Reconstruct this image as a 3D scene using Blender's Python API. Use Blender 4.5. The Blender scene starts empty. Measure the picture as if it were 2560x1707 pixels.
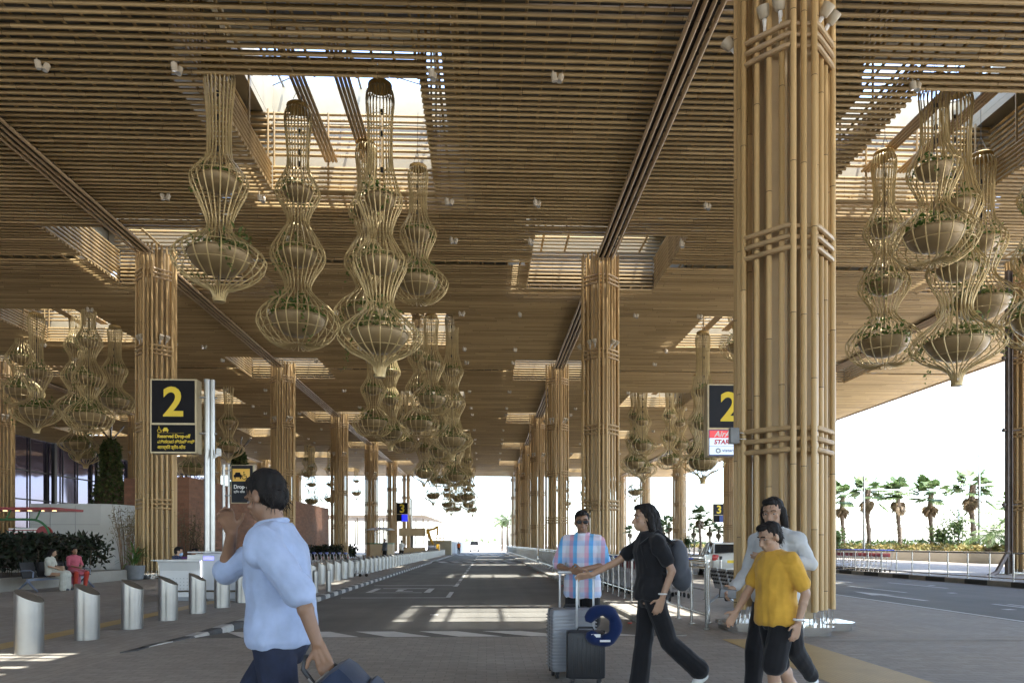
import bpy, bmesh, math, random
import numpy as np
from mathutils import Vector, Matrix, noise
random.seed(7); NR = np.random.RandomState(7)
R = math.radians; PI = math.pi
scene = bpy.context.scene
COL = scene.collection
# ------------------------------------------------------------------ camera
F = 1790.0; CX = 1280.0; HZ = 1360.0; CAMH = 1.40
TH = math.atan((CX-1216.0)/F); ST, CT = math.sin(TH), math.cos(TH)
cam_d = bpy.data.cameras.new('camera'); cam = bpy.data.objects.new('camera', cam_d); COL.objects.link(cam)
cam.location = (0, 0, CAMH); cam.rotation_euler = (R(90), 0, -TH)
cam_d.sensor_width = 36; cam_d.lens = F/2560*36; cam_d.shift_y = (HZ-853.5)/2560
cam_d.clip_start = .1; cam_d.clip_end = 4000
scene.camera = cam
def yc_of(u, Y): return Y/(CT-(u-CX)/F*ST)
def at(u, Y):                      # metres to the right for a photo column at depth Y
    t = (u-CX)/F; return yc_of(u, Y)*(t*CT+ST)
def zat(u, v, Y): return CAMH+(HZ-v)/F*yc_of(u, Y)
def G(u, v, z=0.0):                # ground point seen at (u, v)
    y = F*(CAMH-z)/(v-HZ); t = (u-CX)/F
    return (y*(t*CT+ST), y*(CT-t*ST))
# ------------------------------------------------------------------ object helpers
def tag(o, label=None, cat=None, group=None, kind=None):
    if label: o['label'] = label
    if cat: o['category'] = cat
    if group: o['group'] = group
    if kind: o['kind'] = kind
    return o
def empty(name, loc=(0, 0, 0), rz=0, label=None, cat=None, group=None):
    o = bpy.data.objects.new(name, None); COL.objects.link(o)
    o.location = loc; o.rotation_euler = (0, 0, rz); o.empty_display_size = .1
    return tag(o, label, cat, group)
KIDS = {}
def link(name, me, parent=None, loc=None, rz=0):
    o = bpy.data.objects.new(name, me); COL.objects.link(o)
    if parent is not None:
        o.parent = parent; KIDS.setdefault(parent.name, []).append(o)
    if loc is not None: o.location = loc
    if rz: o.rotation_euler = (0, 0, rz)
    return o
def clone(o, parent=None, loc=None, rz=None, label=None, group=None, scale=None):
    c = o.copy(); COL.objects.link(c)
    if parent is not None:
        c.parent = parent; KIDS.setdefault(parent.name, []).append(c)
    for ch in list(KIDS.get(o.name, [])): clone(ch, c)
    if loc is not None: c.location = loc
    if rz is not None: c.rotation_euler = (0, 0, rz)
    if scale is not None: c.scale = scale if hasattr(scale, '__len__') else (scale,)*3
    if label: c['label'] = label
    if group: c['group'] = group
    return c
class MB:
    def __init__(s): s.v = []; s.f = []; s.m = []; s.mi = 0
    def add(s, vs, fs):
        n = len(s.v); s.v += [tuple(p) for p in vs]
        for f in fs: s.f.append(tuple(i+n for i in f)); s.m.append(s.mi)
    def box(s, c, d, rz=0, M=None):
        x, y, z = d[0]/2, d[1]/2, d[2]/2
        P = [Vector((a*x, b*y, e*z)) for e in (-1, 1) for a, b in ((-1, -1), (1, -1), (1, 1), (-1, 1))]
        if M is None: M = Matrix.Rotation(rz, 3, 'Z')
        s.add([M @ p+Vector(c) for p in P], [(3, 2, 1, 0), (4, 5, 6, 7), (0, 1, 5, 4), (1, 2, 6, 5), (2, 3, 7, 6), (3, 0, 4, 7)])
    def rbox(s, c, d, b=.02, rz=0):   # box with chamfered edges
        bm = bmesh.new(); bmesh.ops.create_cube(bm, size=1)
        bmesh.ops.scale(bm, vec=d, verts=bm.verts)
        bmesh.ops.bevel(bm, geom=bm.edges[:], offset=b, segments=2, profile=.6, affect='EDGES')
        M = Matrix.Rotation(rz, 3, 'Z'); bm.verts.index_update()
        s.add([M @ q.co+Vector(c) for q in bm.verts], [[q.index for q in f.verts] for f in bm.faces]); bm.free()
    def tube(s, pts, r, n=8, cap=True, closed=False):
        pts = [Vector(p) for p in pts]; k = len(pts)
        rs = r if hasattr(r, '__len__') else [r]*k
        N = None; rings = []
        for i in range(k):
            if closed: t = pts[(i+1) % k]-pts[i-1]
            else: t = pts[min(i+1, k-1)]-pts[max(i-1, 0)]
            if t.length < 1e-9: t = Vector((0, 0, 1))
            t.normalize()
            if N is None:
                N = t.cross(Vector((0, 0, 1)) if abs(t.z) < .9 else Vector((1, 0, 0)))
            N = N-t*N.dot(t)
            if N.length < 1e-6: N = t.orthogonal()
            N.normalize(); B = t.cross(N)
            rings.append([pts[i]+(N*math.cos(2*PI*j/n)+B*math.sin(2*PI*j/n))*rs[i] for j in range(n)])
        V = [p for g in rings for p in g]; Fs = []
        for i in range(k if closed else k-1):
            a, b = i*n, ((i+1) % k)*n
            for j in range(n):
                j2 = (j+1) % n; Fs.append((a+j, a+j2, b+j2, b+j))
        if cap and not closed:
            Fs.append(tuple(reversed(range(n)))); Fs.append(tuple((k-1)*n+j for j in range(n)))
        s.add(V, Fs)
    def cyl(s, a, b, r, n=12, r2=None): s.tube([a, b], [r, r if r2 is None else r2], n)
    def lathe(s, prof, n=24, c=(0, 0, 0), caps=True):
        V = []; Fs = []
        for r, z in prof:
            for j in range(n):
                V.append((c[0]+r*math.cos(2*PI*j/n), c[1]+r*math.sin(2*PI*j/n), c[2]+z))
        for i in range(len(prof)-1):
            for j in range(n):
                j2 = (j+1) % n; Fs.append((i*n+j, i*n+j2, (i+1)*n+j2, (i+1)*n+j))
        if caps:
            Fs.append(tuple(reversed(range(n)))); Fs.append(tuple((len(prof)-1)*n+j for j in range(n)))
        s.add(V, Fs)
    def ell(s, c, r, n=14, m=9, M=None):
        V = []; Fs = []
        if M is None: M = Matrix.Identity(3)
        c = Vector(c)
        V.append(c+M @ Vector((0, 0, -r[2])))
        for i in range(1, m):
            a = -PI/2+PI*i/m
            for j in range(n):
                b = 2*PI*j/n
                V.append(c+M @ Vector((r[0]*math.cos(a)*math.cos(b), r[1]*math.cos(a)*math.sin(b), r[2]*math.sin(a))))
        V.append(c+M @ Vector((0, 0, r[2]))); L = len(V)-1
        for j in range(n):
            j2 = (j+1) % n
            Fs.append((0, 1+j2, 1+j)); Fs.append((L, L-n+j, L-n+j2))
            for i in range(m-2):
                a = 1+i*n; Fs.append((a+j, a+j2, a+n+j2, a+n+j))
        s.add(V, Fs)
    def cap(s, a, b, r1, r2, n=10):   # tapered capsule, closed
        a = Vector(a); b = Vector(b); t = b-a
        if t.length < 1e-6: s.ell(a, (r1,)*3); return
        t.normalize(); pts = []; rs = []
        for k in range(4):
            q = k/4*PI/2; pts.append(a-t*r1*math.cos(q)); rs.append(max(r1*math.sin(q), r1*.05))
        pts.append(a); rs.append(r1); pts.append(b); rs.append(r2)
        for k in range(3, -1, -1):
            q = k/4*PI/2; pts.append(b+t*r2*math.cos(q)); rs.append(max(r2*math.sin(q), r2*.05))
        s.tube(pts, rs, n)
    def chain(s, pts, rs, n=10):
        for i in range(len(pts)-1): s.cap(pts[i], pts[i+1], rs[i], rs[i+1], n)
    def prism(s, poly, a, b, axis='z'):
        n = len(poly); f = {'z': lambda p, h: (p[0], p[1], h), 'x': lambda p, h: (h, p[0], p[1]), 'y': lambda p, h: (p[0], h, p[1])}[axis]
        s.add([f(p, a) for p in poly]+[f(p, b) for p in poly],
              [tuple(reversed(range(n))), tuple(range(n, 2*n))]+[(i, (i+1) % n, n+(i+1) % n, n+i) for i in range(n)])
    def quad(s, a, b, c, d): s.add([a, b, c, d], [(0, 1, 2, 3)])
    def mesh(s, name, mats, smooth=True, angle=38, fix=False):
        me = bpy.data.meshes.new(name); me.from_pydata(s.v, [], s.f)
        if not hasattr(mats, '__len__'): mats = [mats]
        for m in mats: me.materials.append(m)
        if len(mats) > 1: me.polygons.foreach_set('material_index', s.m)
        if fix:
            bm = bmesh.new(); bm.from_mesh(me); bmesh.ops.recalc_face_normals(bm, faces=bm.faces); bm.to_mesh(me); bm.free()
        if smooth:
            me.shade_smooth(); me.set_sharp_from_angle(angle=R(angle))
        me.update(); return me
    def build(s, name, mats, parent=None, loc=None, rz=0, smooth=True, angle=38, fix=False):
        return link(name, s.mesh(name, mats, smooth, angle, fix), parent, loc, rz)
def soup(name, V, Fq, mat, parent=None, smooth=False):   # numpy mesh of equal-sided faces
    me = bpy.data.meshes.new(name); V = np.asarray(V, dtype=np.float32); Fq = np.asarray(Fq, dtype=np.int32)
    me.vertices.add(len(V)); me.vertices.foreach_set('co', V.ravel())
    k = Fq.shape[1]; me.loops.add(Fq.size); me.loops.foreach_set('vertex_index', Fq.ravel())
    me.polygons.add(len(Fq)); me.polygons.foreach_set('loop_start', np.arange(0, Fq.size, k, dtype=np.int32))
    me.polygons.foreach_set('loop_total', np.full(len(Fq), k, dtype=np.int32))
    for m in (mat if isinstance(mat, (list, tuple)) else [mat]): me.materials.append(m)
    me.update(calc_edges=True); me.validate()
    if smooth: me.shade_smooth()
    return link(name, me, parent)
def leaf_cloud(P, size, asp=.45, droop=.3, rs=NR, seed_dir=None):
    """diamond leaves at points P (n,3); returns V, F"""
    n = len(P)
    d = rs.normal(size=(n, 3)); d[:, 2] -= droop
    if seed_dir is not None: d += seed_dir
    d /= np.linalg.norm(d, axis=1)[:, None]
    e = rs.normal(size=(n, 3)); w = np.cross(d, e); w /= np.linalg.norm(w, axis=1)[:, None]+1e-9
    L = size*(.6+.8*rs.rand(n))[:, None]; W = L*asp
    up = np.cross(w, d)
    V = np.empty((n, 4, 3)); V[:, 0] = P; V[:, 1] = P+d*L*.5+w*W*.5+up*L*.08; V[:, 2] = P+d*L; V[:, 3] = P+d*L*.5-w*W*.5+up*L*.08
    return V.reshape(-1, 3), np.arange(4*n).reshape(n, 4)
# ------------------------------------------------------------------ materials
def node(nt, t, loc=None, **kw):
    n = nt.nodes.new(t)
    for k, v in kw.items(): setattr(n, k, v)
    return n
def newmat(name):
    m = bpy.data.materials.new(name); m.use_nodes = True; nt = m.node_tree
    return m, nt, nt.nodes['Principled BSDF']
def setin(b, **kw):
    for k, v in kw.items(): b.inputs[k.replace('_', ' ')].default_value = v
def mixc(nt, a, b, fac, mode='MIX'):
    n = nt.nodes.new('ShaderNodeMix'); n.data_type = 'RGBA'; n.blend_type = mode
    for i, x in ((6, a), (7, b), (0, fac)):
        if hasattr(x, 'is_linked') or hasattr(x, 'node'): nt.links.new(x, n.inputs[i])
        elif i == 0: n.inputs[0].default_value = x
        else: n.inputs[i].default_value = (*x, 1)
    return n.outputs[2]
def mathn(nt, op, a, b=None, c=None):
    n = nt.nodes.new('ShaderNodeMath'); n.operation = op
    for i, x in enumerate((a, b, c)):
        if x is None: continue
        if isinstance(x, (int, float)): n.inputs[i].default_value = x
        else: nt.links.new(x, n.inputs[i])
    return n.outputs[0]
def coords(nt, kind='Object', scale=(1, 1, 1)):
    tc = nt.nodes.new('ShaderNodeTexCoord'); mp = nt.nodes.new('ShaderNodeMapping'); mp.inputs['Scale'].default_value = scale
    nt.links.new(tc.outputs[kind], mp.inputs[0]); return mp.outputs[0]
def noisen(nt, vec, scale, detail=3, rough=.55, out=0):
    n = nt.nodes.new('ShaderNodeTexNoise'); n.inputs['Scale'].default_value = scale; n.inputs['Detail'].default_value = detail; n.inputs['Roughness'].default_value = rough
    nt.links.new(vec, n.inputs['Vector']); return n.outputs[out]
def ramp(nt, fac, stops):
    n = nt.nodes.new('ShaderNodeValToRGB'); nt.links.new(fac, n.inputs[0]); e = n.color_ramp.elements
    while len(e) < len(stops): e.new(.5)
    for q, (p, c) in zip(e, stops): q.position = p; q.color = (*c, 1)
    return n.outputs[0]
def bumpn(nt, b, h, strength=.3, dist=.01):
    n = nt.nodes.new('ShaderNodeBump'); n.inputs['Strength'].default_value = strength; n.inputs['Distance'].default_value = dist
    nt.links.new(h, n.inputs['Height']); nt.links.new(n.outputs[0], b.inputs['Normal'])
def plain(name, c, rough=.5, metal=0, var=.12, vs=6, bump=0, spec=.5, **kw):
    m, nt, b = newmat(name); v = coords(nt)
    f = noisen(nt, v, vs, 5)
    lo = tuple(x*(1-var) for x in c); hi = tuple(min(x*(1+var), 1) for x in c)
    nt.links.new(ramp(nt, f, [(.3, lo), (.7, hi)]), b.inputs['Base Color'])
    setin(b, Roughness=rough, Metallic=metal); b.inputs['Specular IOR Level'].default_value = spec
    if bump: bumpn(nt, b, noisen(nt, v, vs*8, 4), bump)
    for k, x in kw.items(): b.inputs[k.replace('_', ' ')].default_value = x
    return m
def emis(name, c, s):
    m, nt, b = newmat(name); setin(b, Roughness=.3); b.inputs['Base Color'].default_value = (*c, 1)
    b.inputs['Emission Color'].default_value = (*c, 1); b.inputs['Emission Strength'].default_value = s; return m
def leafmat(name, c1, c2, c3=None, trans=.25):
    m, nt, b = newmat(name); g = nt.nodes.new('ShaderNodeNewGeometry')
    st = [(0, c1), (.6, c2), (1, c3 or c2)]
    nt.links.new(ramp(nt, g.outputs['Random Per Island'], st), b.inputs['Base Color'])
    setin(b, Roughness=.55); b.inputs['Specular IOR Level'].default_value = .3
    tr = nt.nodes.new('ShaderNodeBsdfTranslucent'); tr.inputs[0].default_value = (*[min(x*1.8, 1) for x in c2], 1)
    mx = nt.nodes.new('ShaderNodeMixShader'); mx.inputs[0].default_value = trans
    out = nt.nodes['Material Output']; nt.links.new(b.outputs[0], mx.inputs[1]); nt.links.new(tr.outputs[0], mx.inputs[2]); nt.links.new(mx.outputs[0], out.inputs[0])
    return m
def bamboo(name, lo, hi, axis, pitch, seg, joint=True, rough=.42):
    """wood-look tube: tint per length of tube, fine grain along it, dark joint rings"""
    m, nt, b = newmat(name); tc = nt.nodes.new('ShaderNodeTexCoord'); oi = nt.nodes.new('ShaderNodeObjectInfo')
    sep = nt.nodes.new('ShaderNodeSeparateXYZ'); nt.links.new(tc.outputs['Object'], sep.inputs[0])
    a = sep.outputs['XYZ'.index(axis)]
    if axis == 'X': row = mathn(nt, 'FLOOR', mathn(nt, 'DIVIDE', sep.outputs[1], pitch))
    else: row = mathn(nt, 'MULTIPLY', oi.outputs['Random'], 97.)
    off = nt.nodes.new('ShaderNodeTexWhiteNoise'); off.noise_dimensions = '1D'; nt.links.new(row, off.inputs['W'])
    p = mathn(nt, 'ADD', mathn(nt, 'DIVIDE', a, seg), off.outputs['Value'])
    cell = mathn(nt, 'FLOOR', p); fr = mathn(nt, 'FRACT', p)
    wn = nt.nodes.new('ShaderNodeTexWhiteNoise'); wn.noise_dimensions = '2D'
    cb = nt.nodes.new('ShaderNodeCombineXYZ'); nt.links.new(row, cb.inputs[0]); nt.links.new(cell, cb.inputs[1]); nt.links.new(cb.outputs[0], wn.inputs['Vector'])
    sc = {'X': (.6, 22, 22), 'Y': (22, .6, 22), 'Z': (30, 30, .9)}[axis]
    mp = nt.nodes.new('ShaderNodeMapping'); mp.inputs['Scale'].default_value = sc; nt.links.new(tc.outputs['Object'], mp.inputs[0])
    gr = noisen(nt, mp.outputs[0], 1.6, 5, .6)
    fac = mathn(nt, 'ADD', mathn(nt, 'MULTIPLY', wn.outputs['Value'], .55), mathn(nt, 'MULTIPLY', gr, .55))
    c = ramp(nt, fac, [(.2, lo), (.85, hi)])
    if joint:
        j = mathn(nt, 'LESS_THAN', fr, .012/seg)
        c = mixc(nt, c, tuple(x*.25 for x in lo), j)
    nt.links.new(c, b.inputs['Base Color']); setin(b, Roughness=rough); b.inputs['Specular IOR Level'].default_value = .4
    bumpn(nt, b, gr, .12, .004)
    return m
M = {}
M['slat'] = bamboo('slat_wood', (.275, .186, .080), (.485, .345, .165), 'X', .25, 4.65)
M['pole'] = bamboo('pole_wood', (.39, .258, .108), (.61, .425, .205), 'Z', .2, 2.35)
M['tie'] = plain('tie_wood', (.42, .29, .15), .42, vs=3, var=.2)
M['rail'] = bamboo('rail_wood', (.30, .20, .105), (.46, .33, .185), 'Y', .2, 4.65, True)
M['trough'] = plain('trough_dark', (.05, .04, .03), .8)
M['deck'] = plain('roof_underside', (.16, .145, .12), .85, vs=.6, var=.25)
M['cream'] = plain('lantern_cream', (.42, .37, .26), .6, vs=1.5, var=.08)
M['core'] = plain('core_tan', (.42, .31, .175), .5, vs=2, var=.1)
M['steel'] = plain('brushed_steel', (.36, .355, .34), .30, .95, vs=3, var=.08)
M['chrome'] = plain('polished_steel', (.50, .495, .48), .16, 1.0, vs=3, var=.05)
M['steel2'] = plain('rail_steel', (.40, .395, .38), .27, 1.0, vs=5, var=.08)
M['gold'] = plain('cage_gold', (.52, .405, .20), .4, .3, vs=2.5, var=.22)
M['bowl'] = plain('bowl_tan', (.29, .215, .11), .45, .25, vs=1.8, var=.14)
M['capw'] = plain('cap_wood', (.42, .27, .08), .5)
M['white'] = plain('white_paint', (.74, .74, .72), .4, vs=3, var=.05)
M['offw'] = plain('lamp_cream', (.50, .44, .33), .45, vs=6, var=.08)
M['lens'] = plain('lamp_lens', (.5, .5, .48), .1, .2)
M['black'] = plain('black_plastic', (.018, .018, .02), .45, vs=9, var=.3)
M['rubber'] = plain('tyre_rubber', (.02, .02, .02), .8)
M['greyp'] = plain('grey_plastic', (.22, .23, .24), .5)
M['signblk'] = plain('sign_black', (.010, .010, .012), .6, vs=2, var=.2, spec=.15)
M['signgrey'] = plain('sign_charcoal', (.022, .024, .03), .6, vs=2, var=.15, spec=.2)
M['signframe'] = plain('sign_frame', (.46, .38, .24), .42, .4)
M['yellow'] = plain('sign_yellow', (.80, .58, .02), .4, vs=3, var=.06)
M['orange'] = plain('sign_orange', (.85, .50, .08), .4, vs=3, var=.06)
M['lettw'] = plain('letter_white', (.8, .8, .78), .4, var=.03)
M['red2'] = plain('stall_red', (.30, .035, .04), .5, var=.12)
M['red'] = plain('sign_red', (.62, .03, .035), .4, var=.08)
M['navyt'] = plain('letter_navy', (.02, .05, .22), .4)
M['green'] = plain('green_paint', (.05, .16, .07), .45)
M['bluep'] = plain('handle_blue', (.03, .06, .30), .4)
M['navy'] = plain('navy_cloth', (.012, .018, .042), .85, vs=14, var=.3)
M['brick2'] = None
# ------------------------------------------------------------------ ground materials
def pavermat(name, c1, c2, mortar, bw=.22, bh=.11, rot=0):
    m, nt, b = newmat(name); tc = nt.nodes.new('ShaderNodeTexCoord'); mp = nt.nodes.new('ShaderNodeMapping')
    nt.links.new(tc.outputs['Object'], mp.inputs[0]); mp.inputs['Rotation'].default_value = (0, 0, rot)
    br = nt.nodes.new('ShaderNodeTexBrick'); nt.links.new(mp.outputs[0], br.inputs['Vector'])
    br.inputs['Scale'].default_value = 1; br.inputs['Brick Width'].default_value = bw; br.inputs['Row Height'].default_value = bh
    br.inputs['Mortar Size'].default_value = .005; br.inputs['Mortar Smooth'].default_value = .3; br.inputs['Bias'].default_value = 0
    br.inputs['Color1'].default_value = (*c1, 1); br.inputs['Color2'].default_value = (*c2, 1); br.inputs['Mortar'].default_value = (*mortar, 1)
    st = noisen(nt, tc.outputs['Object'], .55, 6, .62); st2 = noisen(nt, tc.outputs['Object'], 9, 4, .7)
    f = mathn(nt, 'ADD', mathn(nt, 'MULTIPLY', st, .75), mathn(nt, 'MULTIPLY', st2, .45))
    c = mixc(nt, br.outputs['Color'], ramp(nt, f, [(.3, (.62, .6, .58)), (.8, (1.22, 1.2, 1.18))]), 1.0, 'MULTIPLY')
    nt.links.new(c, b.inputs['Base Color'])
    nt.links.new(ramp(nt, st, [(.3, (.6,)*3), (.7, (.8,)*3)]), b.inputs['Roughness']); b.inputs['Specular IOR Level'].default_value = .3
    h = mathn(nt, 'ADD', mathn(nt, 'MULTIPLY', br.outputs['Fac'], -1.), mathn(nt, 'MULTIPLY', st2, .5)); bumpn(nt, b, h, .35, .006)
    return m
def roughmat(name, c, var, vs, rough=.8, bump=.3, bs=120, streak=None):
    m, nt, b = newmat(name); v = coords(nt)
    big = noisen(nt, v, vs, 6, .6); fine = noisen(nt, v, bs, 3, .7)
    f = mathn(nt, 'ADD', mathn(nt, 'MULTIPLY', big, .7), mathn(nt, 'MULTIPLY', fine, .35))
    if streak:
        s = noisen(nt, coords(nt, 'Object', streak), 1., 4, .6); f = mathn(nt, 'ADD', f, mathn(nt, 'MULTIPLY', mathn(nt, 'SUBTRACT', s, .5), .6))
    nt.links.new(ramp(nt, f, [(.28, tuple(x*(1-var) for x in c)), (.75, tuple(x*(1+var) for x in c))]), b.inputs['Base Color'])
    setin(b, Roughness=rough); b.inputs['Specular IOR Level'].default_value = .22; bumpn(nt, b, fine, bump, .006); return m
M['paver'] = pavermat('paver_brown', (.27, .253, .222), (.32, .302, .268), (.20, .186, .162))
M['paver2'] = pavermat('paver_long', (.285, .265, .23), (.335, .312, .272), (.21, .195, .17), .30, .15, PI/2)
M['asphalt'] = roughmat('asphalt', (.138, .133, .118), .36, .5, .72, .45, 150, (1.1, .03, 1))
M['conc'] = roughmat('pale_concrete', (.48, .455, .41), .15, .12, .85, .2, 30)
M['kconc'] = roughmat('kerb_concrete', (.34, .32, .28), .2, 1.5, .8, .3, 60)
M['linew'] = roughmat('line_white', (.55, .55, .52), .22, 5, .6, .2, 90)
def kerbmat(name, axis, step, ca, cb):
    m, nt, b = newmat(name); tc = nt.nodes.new('ShaderNodeTexCoord'); sep = nt.nodes.new('ShaderNodeSeparateXYZ'); nt.links.new(tc.outputs['Object'], sep.inputs[0])
    p = mathn(nt, 'DIVIDE', sep.outputs['XYZ'.index(axis)], step)
    fr = mathn(nt, 'FRACT', mathn(nt, 'DIVIDE', mathn(nt, 'FLOOR', p), 2.)); k = mathn(nt, 'GREATER_THAN', fr, .25)
    n1 = noisen(nt, tc.outputs['Object'], 4, 5, .65)
    a = ramp(nt, n1, [(.3, tuple(x*.7 for x in ca)), (.65, ca)]); d = ramp(nt, n1, [(.3, cb), (.8, tuple(x*1.9 for x in cb))])
    c = mixc(nt, a, d, k); j = mathn(nt, 'LESS_THAN', mathn(nt, 'FRACT', p), .025); c = mixc(nt, c, (.05, .05, .045), j)
    nt.links.new(c, b.inputs['Base Color']); setin(b, Roughness=.75); bumpn(nt, b, noisen(nt, tc.outputs['Object'], 60, 3), .25, .004); return m
M['kerbL'] = kerbmat('kerb_white_black', 'Y', .55, (.50, .49, .45), (.045, .045, .045))
M['kerbR'] = kerbmat('kerb_pale_grey', 'Y', .55, (.36, .34, .29), (.16, .15, .13))
M['kerbF'] = kerbmat('kerb_pale_black', 'Y', 1.15, (.30, .27, .22), (.03, .028, .025))
def tactmat(name, c, dotted):
    m, nt, b = newmat(name); v = coords(nt, 'Object', (1, 1, 1)); n1 = noisen(nt, v, 3, 5, .6)
    base = ramp(nt, n1, [(.25, tuple(x*.72 for x in c)), (.7, c)])
    vo = nt.nodes.new('ShaderNodeTexVoronoi'); vo.inputs['Scale'].default_value = 1; vo.inputs['Randomness'].default_value = 0
    nt.links.new(coords(nt, 'Object', (18, 18, 18)), vo.inputs['Vector'])
    d = mathn(nt, 'LESS_THAN', vo.outputs['Distance'], .33)
    if dotted: base = mixc(nt, tuple(x*.72 for x in c), base, mathn(nt, 'MULTIPLY_ADD', d, .7, .3))
    nt.links.new(base, b.inputs['Base Color']); setin(b, Roughness=.55); bumpn(nt, b, d, .7, .005); return m
M['tact'] = tactmat('tactile_yellow', (.52, .37, .15), True)
# ------------------------------------------------------------------ layout constants
S = 18.6; Y0 = 11.7; Z0 = 13.3; YEND = 124.6; YBACK = -44.1
ROWX = [-32.3, -13.73, 4.84, 23.4]; FAC = -50.9; EDGE = 33.3
BAYX = {-2: -41.6, -1: -23.0, 0: -4.45, 1: 14.12}
KL, KR, RE, R2A, R2B = -4.42, 2.9, 9.62, 9.62, 17.3
RZ = -.10
# ------------------------------------------------------------------ ground
def sheet(name, x0, x1, y0, y1, z, mat, kind='structure'):
    b = MB(); b.quad((x0, y0, z), (x1, y0, z), (x1, y1, z), (x0, y1, z)); o = b.build(name, mat, smooth=False); return tag(o, kind=kind)
sheet('ground', -1500, 1500, -300, 2600, -.16, M['conc'])
sheet('road', KL, KR, 12.38, 420, RZ, M['asphalt'])
def slab(name, x0, x1, y0, y1, z1, mat, z0=-.15):
    b = MB(); b.box(((x0+x1)/2, (y0+y1)/2, (z0+z1)/2), (x1-x0, y1-y0, z1-z0)); return tag(b.build(name, mat, smooth=False), kind='structure')
slab('pavement', FAC-40, KL-.16, -30, 131, 0, M['paver2'])
slab('crossing_table', KL-.16, RE, -30, 10.85, -.0, M['paver'])
slab('traffic_island', KR+.16, RE, 10.85, 130, 0, M['paver2'])
sheet('service_road', RE, R2B, -30, 400, -.012, M['asphalt'])
slab('far_pavement', R2B+.18, EDGE+.2, -10, 300, .1, M['paver2'])
# ramp of the raised crossing with its slanted stripes
b = MB(); b.quad((KL, 10.85, -.001), (KR, 10.85, -.001), (KR, 12.4, RZ+.003), (KL, 12.4, RZ+.003)); tag(b.build('crossing_ramp', M['asphalt'], smooth=False), kind='structure')
def stripes(name, x0, x1, n, y0, y1, z0, z1, slant, w):
    b = MB(); p = (x1-x0)/n
    for i in range(n):
        a = x0+i*p
        b.quad((a, y0, z0), (a+w, y0, z0), (min(a+w-slant, x1), y1, z1), (a-slant, y1, z1))
    return tag(b.build(name, M['linew'], smooth=False), kind='structure')
stripes('ramp_stripes', KL+.75, KR-.05, 6, 10.9, 12.36, .001, RZ+.008, .75, .66)
for y in (58, 98):
    b = MB(); pr = [(y, RZ), (y+1.2, RZ+.09), (y+3.2, RZ+.09), (y+4.4, RZ)]
    b.prism(pr, KL+.02, KR-.02, 'x'); tag(b.build('speed_hump', M['asphalt'], smooth=False), kind='structure')
    stripes('hump_stripes', KL+.8, KR, 6, y+.05, y+1.15, RZ+.009, RZ+.092, .55, .7)
# kerbs
def kerb(name, x0, x1, y0, y1, mat, top=.012, ramp=0):
    b = MB(); ys = [y0+(y1-y0)*i for i in (0, 1)]
    if ramp: b.add([(x0, y0, -.14), (x1, y0, -.14), (x0, y0, top-.02), (x1, y0, top-.06)] + [(x, y1, z) for x, z in ((x0, -.14), (x1, -.14), (x0, top), (x1-.03, top))],
                   [(0, 1, 5, 4), (2, 6, 7, 3), (1, 3, 7, 5), (0, 4, 6, 2), (0, 2, 3, 1), (4, 5, 7, 6)])
    else:
        s = 1 if x1 > x0 else -1
        b.prism([(x0, -.14), (x1, -.14), (x1, top-.03), (x1-.03*s, top), (x0, top)], y0, y1, 'y')
    return tag(b.build(name, mat, smooth=False, fix=True), kind='structure')
kerb('kerb', KL-.16, KL+.02, 10.9, 17.2, M['kerbL']); kerb('kerb', KL-.16, KL+.02, 18.9, 128, M['kerbL'])
b = MB(); b.prism([(KL-.165, 9.6), (KL-.3, 9.4), (KL+.02, 10.9), (KL-.165, 10.9)], -.02, .012); tag(b.build('kerb', M['kerbL'], smooth=False, fix=True), kind='structure')
kerb('kerb', KR+.16, KR-.02, 10.86, 128, M['kerbR'])
kerb('kerb', R2B+.2, R2B, -6, 200, M['kerbF'], .16)
# drop in the left kerb
b = MB(); b.prism([(KL+.02, -.096), (KL-.16, .003), (KL-.16, -.14), (KL+.02, -.14)], 17.2, 18.9, 'y'); tag(b.build('kerb', M['kconc'], smooth=False, fix=True), kind='structure')
# painted markings
def lines(name, quads, mat='linew'):
    b = MB()
    for q in quads: b.add(q, [tuple(range(len(q)))])
    return tag(b.build(name, M[mat], smooth=False), kind='structure')
def rect(x0, x1, y0, y1, z): return [(x0, y0, z), (x1, y0, z), (x1, y1, z), (x0, y1, z)]
zr = RZ+.005; cxl = -1.15
q = [rect(cxl, cxl+.13, 20.2, 22.6, zr)]
for y in (15.2, 25.5): q.append(rect(cxl-.05, cxl+.12, y, y+.18, zr))
y = 25.6
while y < 56: q.append(rect(cxl, cxl+.13, y, y+1.9, zr)); q.append(rect(cxl-.02, cxl+.15, y+2.6, y+2.8, zr)); y += 3.6
for y in (66, 74, 82, 90): q.append(rect(cxl, cxl+.13, y, y+3, zr))
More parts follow.
